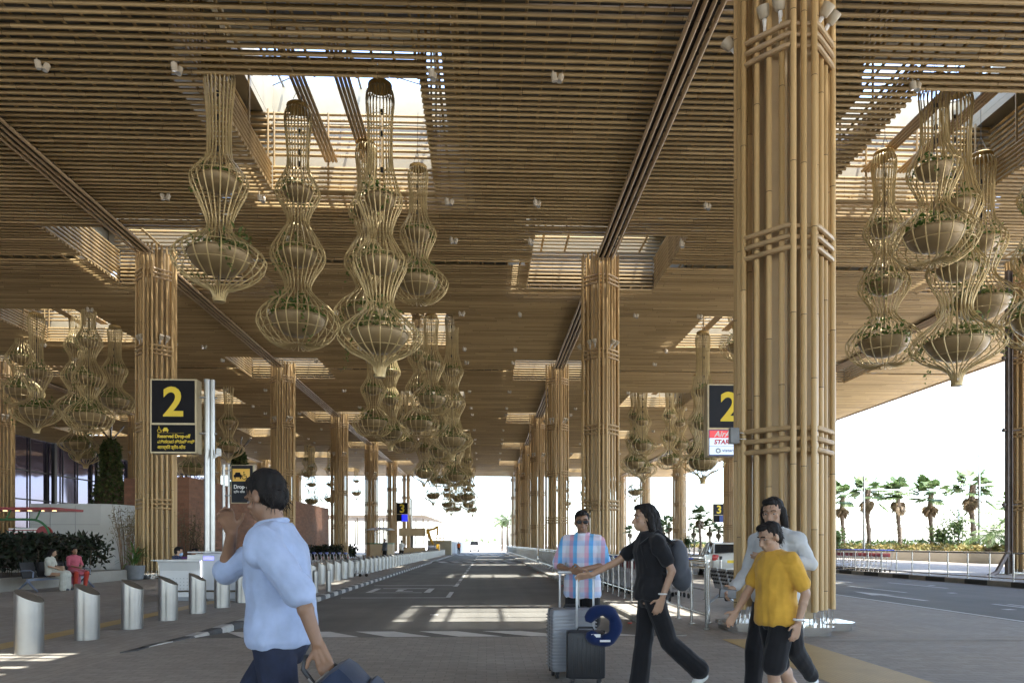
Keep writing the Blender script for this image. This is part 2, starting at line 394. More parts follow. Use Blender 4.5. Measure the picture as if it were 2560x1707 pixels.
# parking box with wheelchair outline
bx0, bx1 = KL+.35, cxl
q += [rect(bx0, bx1, 20.1, 20.24, zr), rect(bx0, bx1, 26.1, 26.26, zr)]
q += [rect(-3.75, -3.55, 22.3, 24.4, zr), rect(-1.95, -1.75, 22.3, 24.4, zr), rect(-3.5, -2.0, 24.3, 24.5, zr), rect(-3.5, -2.0, 22.2, 22.35, zr)]
q += [rect(-2.9, -2.7, 22.9, 23.7, zr), rect(-2.7, -2.35, 22.9, 23.1, zr), rect(-2.95, -2.65, 23.8, 24.0, zr)]
lines('road_markings', q)
z2 = -.007
def arrow(x, y, L):
    return [rect(x-.08, x+.08, y, y+L*.6, z2), [(x-.32, y+L*.55, z2), (x+.32, y+L*.55, z2), (x, y+L, z2)]]
q = [rect(9.74, 9.87, 2, 120, z2)]
for y in np.arange(-2, 110, 7.5): q.append(rect(12.2, 12.32, y, y+3.4, z2)); q.append(rect(14.75, 14.87, y+2, y+5.4, z2))
for y in (17.5, 52): q += arrow(11.0, y, 3.6); 
for y in (26, ): q += arrow(13.5, y, 4.2)
q += [rect(11.9, 12.02, 6, 16.5, z2)]
for x, y in ((10.6, 22.5), (13.4, 20.2), (11.2, 15.0), (15.2, 24)): q.append(rect(x, x+.22, y, y+.22, z2))
lines('road_markings', q)
lines('concrete_band', [rect(4.9, 9.6, 10.2, 10.42, .004)], 'kconc')
sheet('tactile_paving', -6.83, -6.45, 4, 118, .004, M['tact'])
sheet('tactile_paving', 3.47, 4.52, 2, 10.45, .004, M['tact'])
# painted cat's-eyes along the road edges
b = MB()
for y in np.arange(13.5, 60, 6.1):
    b.box((KR-.18, y, RZ+.010), (.07, .07, .014))
tag(b.build('road_studs', M['red'], smooth=False), kind='stuff')
# ------------------------------------------------------------------ world and sun
w = bpy.data.worlds.new('World'); scene.world = w; w.use_nodes = True; nt = w.node_tree
bg = nt.nodes['Background']; sky = nt.nodes.new('ShaderNodeTexSky'); sky.sky_type = 'NISHITA'; sky.sun_disc = False
SDX, SDY = .22, -.17                       # metres the sun leans per metre of height
sd = Vector((SDX, SDY, 1)).normalized()
sky.sun_elevation = math.asin(sd.z); sky.sun_rotation = math.atan2(sd.x, sd.y)
sky.air_density = 1.0; sky.dust_density = 4.0; sky.ozone_density = 1.0; sky.altitude = 900
nt.links.new(sky.outputs[0], bg.inputs[0]); bg.inputs[1].default_value = .15
sl = bpy.data.lights.new('sun', 'SUN'); sl.energy = 2.2; sl.angle = R(.5); sl.color = (1, .95, .87)
so = bpy.data.objects.new('sun', sl); COL.objects.link(so); so.rotation_euler = sd.to_track_quat('Z', 'Y').to_euler()
vs = scene.view_settings; vs.view_transform = 'Standard'; vs.look = 'None'; vs.gamma = 1; vs.exposure = 3.08
cy = scene.cycles; cy.max_bounces = 10; cy.diffuse_bounces = 6; cy.glossy_bounces = 4; cy.transparent_max_bounces = 12; cy.transmission_bounces = 4
cy.use_denoising = True; cy.sample_clamp_indirect = 6; cy.caustics_reflective = False; cy.caustics_refractive = False
# ------------------------------------------------------------------ canopy
canopy = empty('entrance_canopy', (0, 0, 0), 0, 'huge flat canopy of closely spaced bamboo-coloured slats spanning the whole forecourt', 'canopy')
HOLES = []                                   # openings in the slats: x0,x1,y0,y1,kind
for k in range(-1, 7):
    for bi, x in BAYX.items():
        y = Y0+S*(k+.5)+.42
        if y+2.9 < YEND-1.5: HOLES.append((x-2.72, x+2.72, y-2.9, y+2.9, 'bay', bi, k))
    for x in ROWX:
        y = Y0+S*k
        if y < YEND-4: HOLES.append((x-2.95, x+2.95, y-2.95, y+2.95, 'col', x, k))
XB = [FAC]+ROWX+[EDGE]; YB = [YBACK]+[Y0+S*k for k in range(-2, 7)]+[YEND]
rs = random.Random(3)
def cut(a, b, holes):
    out = [(a, b)]
    for h0, h1 in holes:
        nx = []
        for p, q in out:
            if h1 <= p or h0 >= q: nx.append((p, q)); continue
            if h0 > p: nx.append((p, h0))
            if h1 < q: nx.append((h1, q))
        out = nx
    return out
NS = 8; rad = .051
ANG = [(math.cos(2*PI*j/NS+.2)*rad, math.sin(2*PI*j/NS+.2)*rad) for j in range(NS)]
def pipeX(mb, x0, x1, y, z, ang=ANG):
    n = len(ang); mb.add([(x0, y+a, z+c) for a, c in ang]+[(x1, y+a, z+c) for a, c in ang],
                         [(j, (j+1) % n, n+(j+1) % n, n+j) for j in range(n)]+[tuple(reversed(range(n))), tuple(range(n, 2*n))])
def pipeY(mb, x, y0, y1, z, ang=ANG):
    n = len(ang); mb.add([(x+a, y0, z+c) for a, c in ang]+[(x+a, y1, z+c) for a, c in ang],
                         [(j, n+j, n+(j+1) % n, (j+1) % n) for j in range(n)]+[tuple(range(n)), tuple(reversed(range(n, 2*n)))])
ANG4 = [(math.cos(2*PI*j/5)*.04, math.sin(2*PI*j/5)*.04) for j in range(5)]
for yi in range(len(YB)-1):
    for xi in range(len(XB)-1):
        x0, x1, y0, y1 = XB[xi]+.05, XB[xi+1]-.05, YB[yi], YB[yi+1]
        mb = MB(); n = int(round((y1-y0)/.25))
        for j in range(n):
            y = y0+.125+j*.25
            if j == 0: continue                                    # the seam on the column line
            hs = [(h[0], h[1]) for h in HOLES if h[2] < y < h[3]]
            for a, c in cut(x0, x1, hs):
                dz = rs.uniform(-.008, .008); p = a; first = True
                while p < c-.02:
                    L = 4.65*(rs.uniform(.35, 1) if first else 1); q = min(p+L, c); first = False
                    if c-q < .5: q = c
                    pipeX(mb, p, q-.012, y, Z0+dz+rs.uniform(-.004, .004)); p = q
        mb.build('ceiling_panel', M['slat'], canopy)
        rb = MB(); nx = int((x1-x0)/.53)
        for i in range(nx):
            x = x0+.27+i*.53; hs = [(h[2], h[3]) for h in HOLES if h[0] < x < h[1]]
            for a, c in cut(y0+.02, y1-.02, hs): pipeY(rb, x, a, c, Z0+.088, ANG4)
        rb.build('ceiling_batten', M['slat'], canopy, smooth=True)
# roof deck above, with square openings
ROOF = Z0+2.75
xs = sorted({FAC-25, EDGE-.3}|{v for h in HOLES for v in ((h[0]-.1, h[1]+.1) if h[4] == 'bay' else (h[0]-.1, h[1]+.1))})
oph = []
for h in HOLES:
    cy_ = (h[2]+h[3])/2; cx_ = (h[0]+h[1])/2; oph.append((cx_-3.1, cx_+3.1, cy_-1.9, cy_+(4.2 if h[4] == 'bay' else 3.55), h))
ys = sorted({YBACK, YEND-.3}|{v for o in oph for v in (o[2], o[3])})
xs = sorted({FAC-.02, EDGE-.3}|{v for o in oph for v in (o[0], o[1])})
mb = MB()
for i in range(len(xs)-1):
    for j in range(len(ys)-1):
        cxm, cym = (xs[i]+xs[i+1])/2, (ys[j]+ys[j+1])/2
        if xs[i+1]-xs[i] < 1e-4 or ys[j+1]-ys[j] < 1e-4: continue
        if any(o[0] < cxm < o[1] and o[2] < cym < o[3] for o in oph): continue
        mb.quad((xs[i], ys[j], ROOF), (xs[i], ys[j+1], ROOF), (xs[i+1], ys[j+1], ROOF), (xs[i+1], ys[j], ROOF))
        mb.quad((xs[i], ys[j], ROOF+.25), (xs[i+1], ys[j], ROOF+.25), (xs[i+1], ys[j+1], ROOF+.25), (xs[i], ys[j+1], ROOF+.25))
mb.build('roof_deck', M['deck'], canopy, smooth=False)
mb = MB(); zt, zb = ROOF+.5, Z0-.12                                       # fascia round the free edges
for c, d in (((EDGE+.08, (YBACK+YEND)/2, (zt+zb)/2), (.16, YEND-YBACK+.3, zt-zb)), (((FAC+EDGE)/2, YEND+.09, (zt+zb)/2), (EDGE-FAC, .16, zt-zb)), (((FAC+EDGE)/2, YBACK-.09, (zt+zb)/2), (EDGE-FAC, .16, zt-zb))): mb.box(c, d)
mb.build('fascia', M['core'], canopy, smooth=False)
# glass for the lanterns
g, ntg, bb = newmat('lantern_glass'); outn = ntg.nodes['Material Output']
tr = ntg.nodes.new('ShaderNodeBsdfTransparent'); tr.inputs[0].default_value = (.93, .96, .98, 1); gl = ntg.nodes.new('ShaderNodeBsdfGlossy'); gl.inputs['Roughness'].default_value = .05
mx = ntg.nodes.new('ShaderNodeMixShader'); mx.inputs[0].default_value = .05; ntg.links.new(tr.outputs[0], mx.inputs[1]); ntg.links.new(gl.outputs[0], mx.inputs[2]); ntg.links.new(mx.outputs[0], outn.inputs[0])
M['glass'] = g
def slatwall(mb, axis, fixed, a, b, z0, z1, step):
    z = z0
    while z <= z1+1e-6:
        if axis == 'x': pipeX(mb, a, b, fixed, z)
        else: pipeY(mb, fixed, a, b, z)
        z += step
def upst(c, yb, zb, h0=2.76, h1=3.75):
    c.box((0, yb+.05, (zb+h1)/2), (7.6, .09, h1-zb)); c.box((0, -1.95, (h0+h1)/2), (6.4, .09, h1-h0))
    for x in (-3.15, 3.15): c.box((x, (yb-1.9)/2, (h0+h1)/2), (.09, yb+1.8, h1-h0))
    for x in (-3.9, 3.9): c.box((x, (yb-1.9)/2, 1.5), (.09, yb+2.5, 2.2))
def bay_lantern():
    YB_ = 4.3; ZG = 4.37
    # local frame: centre of the opening, z = ceiling level
    hx, hy = 2.72, 2.9
    s = MB()
    slatwall(s, 'x', hy+.06, -hx, hx, .0, .92, .155); slatwall(s, 'x', -hy-.06, -hx, hx, .16, .92, .155)
    slatwall(s, 'y', hx+.06, -hy, hy, .08, 1.0, .155); slatwall(s, 'y', -hx-.06, -hy, hy, .08, 1.0, .155)
    ux = hx+.85; uy = hy+.25
    slatwall(s, 'x', uy, -ux, ux, 1.3, 2.72, .2); slatwall(s, 'x', -uy-.5, -ux, ux, 1.3, 2.5, .165)
    slatwall(s, 'y', ux, -uy, uy, 1.38, 2.72, .2); slatwall(s, 'y', -ux, -uy, uy, 1.38, 2.72, .2)
    p = s                                                       # posts carrying the slats, cream backing walls
    for x in (-hx, -hx/3, hx/3, hx):
        for y in (-hy-.16, hy+.16): p.cyl((x, y, -.02), (x, y, 2.7), .035, 6)
    for y in (-hy, -hy/3, hy/3, hy):
        for x in (-hx-.16, hx+.16): p.cyl((x, y, -.02), (x, y, 2.7), .035, 6)
    ms = s.mesh('lantern_slats', M['slat'])
    c = MB(); t = .08; h0, h1 = 2.76, 3.75; wx, wy = hx+.1, hy+.1
    upst(c, 4.25, .3, h1=4.35)
    c.box((0, -wy-1.6, 1.9), (2*wx+2.6, .06, 1.6))
    mc = c.mesh('lantern_upstand', M['cream'], smooth=False)
    r = MB()
    for x0 in (-1.0, .25):
        for i in range(4): pipeY(r, x0+i*.115, -uy, uy, 1.12)
    mr = r.mesh('lantern_rafters', M['rail'])
    f = MB()
    for x in (-hx, 0, hx): f.box((x, 1.15, 4.3), (.07, 6.1, .1))
    for y in (-.4, 1.6, 3.0): f.box((0, y, 4.23), (6.3, .06, .08))
    for y in np.arange(-1.82, .95, .27): f.cyl((-3.1, y, 3.5), (3.1, y, 3.5), .125, 6)  # added pipes, block sky view and sun over the front of the opening
    for a, b_ in (((-hx, -hy, 3.5), (0, 0, 2.5)), ((hx, -hy, 3.5), (0, 0, 2.5)), ((-hx, hy, 3.5), (0, 0, 2.5)), ((hx, hy, 3.5), (0, 0, 2.5))): f.cyl(a, b_, .02, 6)
    mf = f.mesh('lantern_bars_blocker', M['greyp'], smooth=False)
    gq = MB(); gq.quad((-3.2, -2, ZG), (3.2, -2, ZG), (3.2, YB_, ZG), (-3.2, YB_, ZG)); mg = gq.mesh('lantern_glass', M['glass'], smooth=False)
    return [('slat_wall', ms), ('upstand', mc), ('rafter', mr), ('glazing_bars_blocker', mf), ('glass_pane', mg)]
def col_lantern():
    YB_ = 3.65; ZG = 3.76
    hx, hy = 2.95, 2.95; s = MB()
    for sy in (1, -1): slatwall(s, 'x', sy*(hy+.06), -hx, hx, .0 if sy > 0 else .16, 1.5, .17)
    for sx in (1, -1): slatwall(s, 'y', sx*(hx+.06), -hy, hy, .08, 1.5, .17)
    for x in (-2.3, -1.2, 1.2, 2.3): pipeY(s, x, -hy, hy, 1.75)
    slatwall(s, 'x', hy+.5, -hx-.5, hx+.5, 1.75, 2.6, .17)
    ms = s.mesh('column_lantern_slats', M['slat']); c = MB(); s2 = MB(); h0, h1 = 2.76, 3.75
    upst(c, 3.6, 1.0)
    for y in list(np.arange(-1.82, -.7, .27))+list(np.arange(2.3, 3.4, .4)): s2.cyl((-3.1, y, 3.5), (3.1, y, 3.5), .125, 6)  # pipes added to hold back sky and sun through the column opening
    for y in (.1, 1.3): s2.box((0, y, 3.6), (6.6, .07, .1))
    c.box((0, -(hy+.95), 1.5), (7.9, .06, 2.3))
    mc = c.mesh('column_upstand', M['cream'], smooth=False)
    gq = MB(); gq.quad((-3.2, -2, ZG), (3.2, -2, ZG), (3.2, YB_, ZG), (-3.2, YB_, ZG)); mg = gq.mesh('column_lantern_glass', M['glass'], smooth=False)
    return [('slat_wall', ms), ('upstand', mc), ('roof_bars_blocker', s2.mesh('column_bars_blocker', M['cream'])), ('glass_pane', mg)]
BL, CL = bay_lantern(), col_lantern()
for h in HOLES:
    loc = ((h[0]+h[1])/2, (h[2]+h[3])/2, Z0)
    if h[5] == -2 and h[6] < 2: continue
    base = None
    o = bpy.data.objects.new('skylight', dict(BL if h[4] == 'bay' else CL)['upstand']); COL.objects.link(o); o.parent = canopy; o.location = loc
    for nm, me in (BL if h[4] == 'bay' else CL):
        if nm == 'upstand': continue
        link(nm, me, o)
# beams hanging along the column rows
for x in ROWX:
    for k in range(-1, 6):
        a, c = Y0+S*k+.95, Y0+S*(k+1)-.95
        if k == -1: a = YBACK
        r = MB()
        for dx in (-.30, -.10, .10, .30): pipeY(r, x+dx, a, c, Z0-.17, [(p*1.05, q*1.05) for p, q in ANG])
        o = r.build('ceiling_beam', M['rail'], canopy)
        t = MB(); t.box((x, (a+c)/2, Z0-.075), (.5, c-a, .05)); 
        for y in np.arange(a+.4, c, .8): t.box((x, y, Z0-.115), (.72, .04, .03))
        t.build('beam_trough', M['trough'], o, smooth=False)
# ------------------------------------------------------------------ columns
def pole_positions():
    P = []
    for ax in range(4):
        a = ax*PI/2; ca, sa = math.cos(a), math.sin(a)
        for t in (-.165, 0, .165): P.append((.74*ca-t*sa, .74*sa+t*ca))
        for px, py in ((.56, .27), (.42, .42), (.27, .56)): P.append((px*ca-py*sa, px*sa+py*ca))
    return P
PP = pole_positions(); ZR = [3.05, 6.2, 9.35, 12.45]
mb = MB(); mb.cyl((0, 0, .34), (0, 0, Z0+.35), .046, 12); ME_POLE = mb.mesh('column_pole', M['pole'])
mb = MB()
for sx in (-1, 1):
    for sy in (-1, 1): mb.box((sx*.24, sy*.24, 6.85), (.27, .27, 13.3))
ME_CORE = mb.mesh('column_core', M['core'], smooth=False)
mb = MB()
for q in range(4):
    c, s_ = math.cos(q*PI/2), math.sin(q*PI/2)
    rt = lambda x, y, z: (x*c-y*s_, x*s_+y*c, z)
    for dz in (-.17, 0, .17):
        mb.tube([rt(.70, .12, dz), rt(.71, .20, dz), rt(.66, .27, dz), rt(.27, .66, dz), rt(.20, .71, dz), rt(.12, .70, dz)], .043, 8)
        mb.cyl(rt(.685, -.16, dz), rt(.685, .16, dz), .036, 7)
ME_TIE = mb.mesh('column_tie', M['tie'])
mb = MB()
def octo(cx, cy, hx, hy, ch): return [(cx-hx+ch, cy-hy), (cx+hx-ch, cy-hy), (cx+hx, cy-hy+ch), (cx+hx, cy+hy-ch), (cx+hx-ch, cy+hy), (cx-hx+ch, cy+hy), (cx-hx, cy+hy-ch), (cx-hx, cy-hy+ch)]
for q in range(4):
    c, s_ = math.cos(q*PI/2), math.sin(q*PI/2)
    for z0, z1, k in ((0, .075, .9), (.075, .135, 1)):
        mb.prism([((x+.70)*c-y*s_, (x+.70)*s_+y*c) for x, y in octo(0, 0, .36*k, .40*k, .12)], z0+(.002*q if z0 else 0), z1+.002*q)
mb.prism(octo(0, 0, .5, .5, .1), 0, .12)
ME_BASE = mb.mesh('column_base', M['chrome'], smooth=False)
mb = MB()
for x, y in PP:
    mb.cyl((x, y, .13), (x, y, .36), .014, 8); mb.cyl((x, y, .13), (x, y, .15), .03, 8)
ME_PINS = mb.mesh('column_pins', M['chrome'])
def lampmesh():
    a = MB(); a.lathe([(.0, -.02), (.055, -.02), (.075, .0), (.095, .10), (.10, .16)], 14); a.lathe([(.10, .16), (.088, .16), (.08, .12), (0, .12)], 14, caps=False)
    me = a.mesh('flood_head', M['offw']); b_ = MB(); b_.cyl((0, 0, -.16), (0, 0, -.02), .035, 8); b_.box((0, 0, -.18), (.09, .05, .07))
    return me, b_.mesh('flood_arm', M['white'])
ME_FH, ME_FA = lampmesh()
ORD = ['front', 'second', 'third', 'fourth', 'fifth', 'sixth', 'farthest']
def column(x, y, label, group, full=True):
    root = empty('bamboo_column', (x, y, 0), 0, label, 'column', group)
    for px, py in PP: link('pole', ME_POLE, root, (px, py, random.uniform(-.004, .004)))
    link('core', ME_CORE, root); link('base_plate', ME_BASE, root); link('base_pins', ME_PINS, root)
    for z in ZR: link('tie_ring', ME_TIE, root, (0, 0, z))
    if full:
        for px, py, az in ((-.5, -.42, 225), (-.32, -.6, 225), (.42, -.5, -45), (.6, -.34, -45), (-.78, .3, 170), (.5, .5, 45)):
            o = link('floodlight', ME_FH, root, (px, py, 9.35+.45)); o.rotation_euler = (0, R(38 if az != 225 else 20), R(az))
            link('lamp_arm', ME_FA, o)
    return root
colrows = {4.84: 'right of the drop-off road', -13.73: 'left of the drop-off road', 23.4: 'at the far right beyond the service road', -32.3: 'in front of the terminal glass'}
for x in ROWX:
    ks = [k for k in range(0, 7) if not (x == -13.73 and k < 1) and not (x == 23.4 and k < 1) and not (x == -32.3 and k < 2)]
    for i, k in enumerate(ks):
        lab = ('large foreground bamboo-clad column on polished steel feet beside the yellow tactile strip' if (x == 4.84 and k == 0)
               else f'bamboo-clad column, {"nearest" if i == 0 else ORD[i]+" from the front" if i < len(ks)-1 else "farthest"} in the row {colrows[x]}')
        column(x+(.09 if x == 4.84 and k == 0 else 0), Y0+S*k, lab, 'bamboo clad columns carrying the canopy', k < 5)
# junction box clamped to the near column
jb = empty('junction_box', (4.02, Y0-.2, 3.16), 0, 'small grey plastic box clamped to the left of the foreground column', 'electrical box')
b = MB(); b.rbox((0, 0, 0), (.15, .12, .26), .02); b.build('housing', M['greyp'], jb)
b = MB(); b.cyl((.07, 0, .05), (.2, 0, .05), .012); b.cyl((.07, 0, -.05), (.2, 0, -.05), .012); b.build('clamp', M['chrome'], jb)
# ------------------------------------------------------------------ hanging planter lanterns
def crom(pts, per=5):
    P = [pts[0]]+list(pts)+[pts[-1]]; out = []
    for i in range(1, len(P)-2):
        for k in range(per):
            t = k/per; a, b_, c, d = (np.array(P[i+j-1], float) for j in range(4))
            out.append(tuple(.5*((2*b_)+(-a+c)*t+(2*a-5*b_+4*c-d)*t*t+(-a+3*b_-3*c+d)*t**3)))
    out.append(tuple(pts[-1])); return out
TYPES = {   # (z, r) up from the bottom; bulbs (z, r); height of the wooden cap
 'triple_flat': ([(.10, .16), (.04, .34), (.06, .62), (.32, .98), (.73, 1.17), (1.12, .95), (1.42, .58), (1.72, .37), (2.05, .47), (2.63, .79), (3.15, .58), (3.64, .31), (4.05, .43), (4.47, .64), (4.85, .50), (5.3, .31), (6.1, .34), (6.6, .385), (6.85, .36), (6.98, .27)], [(.70, 1.17), (2.6, .79), (4.45, .64)], 7.0),
 'triple_tip': ([(0, .12), (.14, .14), (.32, .20), (.5, .42), (.72, .86), (1.05, 1.16), (1.4, .92), (1.72, .55), (2.05, .37), (2.45, .46), (3.1, .74), (3.55, .52), (3.95, .33), (4.4, .45), (4.83, .62), (5.25, .50), (5.8, .36), (6.5, .33), (7.1, .345), (7.6, .385), (7.85, .35), (7.98, .26)], [(1.03, 1.16), (3.05, .74), (4.8, .62)], 8.0),
 'double_tip': ([(0, .14), (.15, .16), (.3, .26), (.48, .62), (.72, .98), (1.08, 1.16), (1.4, .86), (1.68, .42), (1.95, .30), (2.4, .45), (3.04, .72), (3.4, .52), (3.75, .31), (4.7, .30), (5.3, .35), (5.8, .38), (6.0, .30)], [(1.05, 1.16), (3.0, .72)], 6.02),
 'double_flat': ([(.12, .15), (.05, .36), (.08, .62), (.36, .98), (.75, 1.15), (1.1, .90), (1.4, .55), (1.7, .37), (2.05, .48), (2.6, .70), (3.0, .52), (3.4, .35), (4.2, .34), (4.8, .39), (5.0, .36), (5.12, .27)], [(.72, 1.15), (2.55, .70)], 5.14)}
M['foli'] = leafmat('planter_leaves', (.035, .08, .018), (.085, .155, .03), (.20, .22, .05))
M['foli2'] = leafmat('planter_leaves_pale', (.06, .10, .025), (.13, .17, .05), (.24, .24, .07))
def make_lantern(kind, ribs, seed, rr_=.018):
    prof, bulbs, top = TYPES[kind]; rsd = np.random.RandomState(seed)
    root = empty('hanging_planter', (0, 0, -200))
    pr = crom(prof, 4); c = MB()
    for j in range(ribs):
        a = 2*PI*j/ribs; pts = [(max(r, .05)*math.cos(a), max(r, .05)*math.sin(a), z) for z, r in pr]
        c.tube(pts, rr_, 5)
    for z, r in [(bulbs[0][0]-.28, None), (bulbs[0][0]+.22, None)]+[(q[0]+.12, None) for q in bulbs[1:]]+[(top-.9, None), (top-.12, None)]:
        k = min(range(3, len(pr)), key=lambda i: abs(pr[i][0]-z)); rr = pr[k][1]-.012
        c.tube([(rr*math.cos(2*PI*j/28), rr*math.sin(2*PI*j/28), pr[k][0]) for j in range(28)], .011, 5, closed=True)
    if 'tip' in kind: c.lathe([(.12, -.02), (.15, -.02), (.155, .05), (.12, .05)], 16)
    c.build('cage', M['gold'], root)
    for z, r in bulbs:
        R_ = r*.66; d = R_*.62; bw = MB()
        bw.lathe([(.05, -d*.92), (R_*.35, -d*.88), (R_*.66, -d*.66), (R_*.88, -d*.34), (R_*.98, -.02), (R_, .06), (R_*1.03, .07), (R_*1.03, .10), (R_*.97, .10), (R_*.93, .03), (0, .02)], 28, (0, 0, z+.06))
        bo = bw.build('bowl', M['bowl'], root)
        n = int(240*r*r+60); ang = rsd.rand(n)*2*PI; rad_ = R_*np.sqrt(rsd.rand(n))*.98; hh = rsd.rand(n)**2*(.10+.26*r)
        lop = 1+.8*np.sin(ang+rsd.rand()*6); P = np.stack([rad_*np.cos(ang), rad_*np.sin(ang), z+.14+hh*lop], 1)
        V1, F1 = leaf_cloud(P, .13+.05*r, .32, -.3, rsd)
        m = int(36*r+6)                                            # trailing stems
        Ps = []
        for _ in range(rsd.randint(1, 3+int(2*r))):
            a0 = rsd.rand()*2*PI; L = (.25+.75*rsd.rand())*(.4+.6*r)
            for q in np.linspace(0, 1, m//2): Ps.append((R_*(1.05+.25*q)*math.cos(a0+q*.25), R_*(1.05+.25*q)*math.sin(a0+q*.25), z+.2-L*q+rsd.normal()*.03))
        V2, F2 = leaf_cloud(np.array(Ps)+rsd.normal(size=(len(Ps), 3))*.04, .11, .55, .8, rsd)
        soup('foliage', np.concatenate([V1, V2]), np.concatenate([F1, F2+len(V1)]), M['foli'] if rsd.rand() < .6 else M['foli2'], root)
    w = MB(); w.lathe([(.0, top-.06), (.30, top-.06), (.33, top-.02), (.33, top+.05), (.27, top+.10), (0, top+.10)], 24, caps=False); w.build('cap', M['capw'], root)
    k = MB(); k.cyl((0, 0, .3), (0, 0, top), .012, 6)
    for z in (top-.7, top-1.3, bulbs[-1][0]+.9): k.rbox((.06, 0, z), (.07, .07, .14), .01)
    for q in range(3):
        a = q*2.1; k.tube([(.2*math.cos(a), .2*math.sin(a), top+.08), (.03, 0, top+.6), (0, 0, top+2.1)], .008, 5)
    k.build('hanging_rod', M['black'], root)
    return root
PROT = {}
for i, kd in enumerate(TYPES):
    for v in range(2): PROT[(kd, v)] = make_lantern(kd, 24 if 'triple' in kd else 22, 11+i*5+v)
    PROT[(kd, 2)] = make_lantern(kd, 16, 31+i, .026)
KW = {'triple_flat': 'three-bulb round-bottomed', 'triple_tip': 'three-bulb', 'double_tip': 'two-bulb', 'double_flat': 'two-bulb round-bottomed'}
USED = set()
def lantern(kind, x, y, zb, label, group, v=0, sc=1.0):
    if y > 54: v = 2
    p = PROT[(kind, v)]; rz = random.uniform(0, 6.28)
    if (kind, v) in USED: o = clone(p, None, (x, y, zb), rz, label, group, sc)
    else:
        USED.add((kind, v)); o = p; o.location = (x, y, zb); o.rotation_euler = (0, 0, rz); o.scale = (sc,)*3; o['label'] = label; o['group'] = group
    o['category'] = 'hanging planter'; return o
GC = 'hanging planters over the drop-off road'; GR = 'hanging planters over the service road'; GL = 'hanging planters beside the terminal'
# the near cluster over the road, each from the photo
lantern('double_tip', at(548, 18.7), 18.7, zat(548, 753, 18.7), 'leftmost two-bulb gold cage planter with pointed tip under the first skylight', GC, 0)
lantern('triple_flat', at(745, 21.2), 21.2, zat(745, 868, 21.2), 'three-bulb gold cage planter with wooden cap, second from left under the first skylight', GC, 0)
lantern('triple_tip', at(950, 19.9), 19.9, zat(950, 942, 19.9), 'longest gold cage planter with funnel tip, in the middle of the first skylight group', GC, 0)
lantern('double_flat', at(1045, 22.5), 22.5, zat(1045, 757, 22.5), 'smaller two-bulb planter, rightmost of the group under the first skylight', GC, 0, .82)
lantern('triple_flat', at(915, 23.3), 23.3, zat(915, 838, 23.3), 'planter half hidden behind the longest one under the first skylight', GC, 1, .88)
# second cluster over the road
for kd, u, y, vb, v, sc, lab in (('double_flat', 933, 40.2, 1092, 1, 1, 'leafy two-bulb planter, leftmost in the second group over the road'), ('triple_tip', 976, 42.6, 1126, 1, .95, 'planter behind the leftmost one in the second group over the road'),
    ('triple_flat', 1047, 41.2, 1092, 0, 1, 'round-bottomed three-bulb planter mid-way in the second group over the road'), ('double_flat', 1078, 37.6, 1036, 0, 1, 'two-bulb planter hanging highest in the second group over the road'), ('triple_tip', 1130, 39.4, 1150, 0, 1, 'tall planter, rightmost in the second group over the road')):
    lantern(kd, at(u, y), y, zat(u, vb, y), lab, GC, v, sc)
OFF = [(-2.0, -.7, 'double_flat', 9.0), (-1.1, 1.9, 'triple_tip', 6.4), (.3, -1.7, 'triple_flat', 7.4), (1.3, 1.2, 'double_tip', 8.6), (2.2, -.2, 'triple_tip', 6.1)]
WHERE = ['leftmost', 'second from left', 'in the middle', 'fourth from left', 'rightmost']
GW = ['first', 'second', 'third', 'fourth', 'fifth', 'last']
for k in range(2, 6):
    for i, (dx, dy, kd, zb) in enumerate(OFF):
        lantern(kd, BAYX[0]+dx+.5*math.sin(k*3+i), Y0+S*(k+.5)+dy, zb+.5*math.sin(k*5.1+i*2)-.25*(k-2), f'{KW[kd]} hanging planter, {WHERE[i]} in the {GW[k]} group over the drop-off road', GC, (k+i) % 2)
# right bay
for kd, u, y, vb, v, sc, lab in (('triple_flat', 2210, 23.2, 917, 0, 1, 'three-bulb round-bottomed planter right of the foreground column with ferns in the lowest bowl'), ('double_flat', 2335, 19.7, 660, 1, 1, 'dark two-bulb planter hanging highest in the group at upper right'),
    ('triple_tip', 2392, 20.6, 963, 1, 1.08, 'longest planter with funnel tip in the group at upper right'), ('double_flat', 2452, 23.2, 828, 0, 1.12, 'two-bulb planter behind the longest one in the group at upper right'), ('triple_flat', 2606, 20.8, 868, 1, 1, 'planter cut off by the right edge of the view')):
    lantern(kd, at(u, y), y, zat(u, vb, y), lab, GR, v, sc)
for kd, u, y, vb, v, sc, lab in (('triple_tip', 1757, 37.8, 1208, 0, 1, 'longest planter left of the foreground column with a funnel tip'), ('double_tip', 1746, 41.5, 1170, 0, .9, 'two-bulb planter behind the longest one left of the foreground column'),
    ('triple_flat', 1905, 39.5, 1130, 1, 1, 'three-bulb planter behind the foreground column'), ('double_flat', 1850, 41.8, 900, 1, 1, 'short planter peeping out left of the foreground column')):
    lantern(kd, at(u, y), y, zat(u, vb, y), lab, GR, v, sc)
for kd, u, y, vb, v, sc, lab in (('triple_flat', 1587, 57.5, 1182, 0, 1, 'planter, left one of the third group over the service road'), ('double_tip', 1608, 59.8, 1204, 1, 1, 'low planter with pointed tip in the third group over the service road'), ('double_flat', 1606, 56.4, 1138, 0, 1, 'short leafy planter in the third group over the service road'),
    ('triple_flat', 1674, 60.5, 1172, 1, 1, 'three-bulb planter, right one of the third group over the service road'), ('triple_tip', 1700, 61.5, 1140, 0, .9, 'planter partly hidden at the right of the third group over the service road')):
    lantern(kd, at(u, y), y, zat(u, vb, y), lab, GR, v, sc)
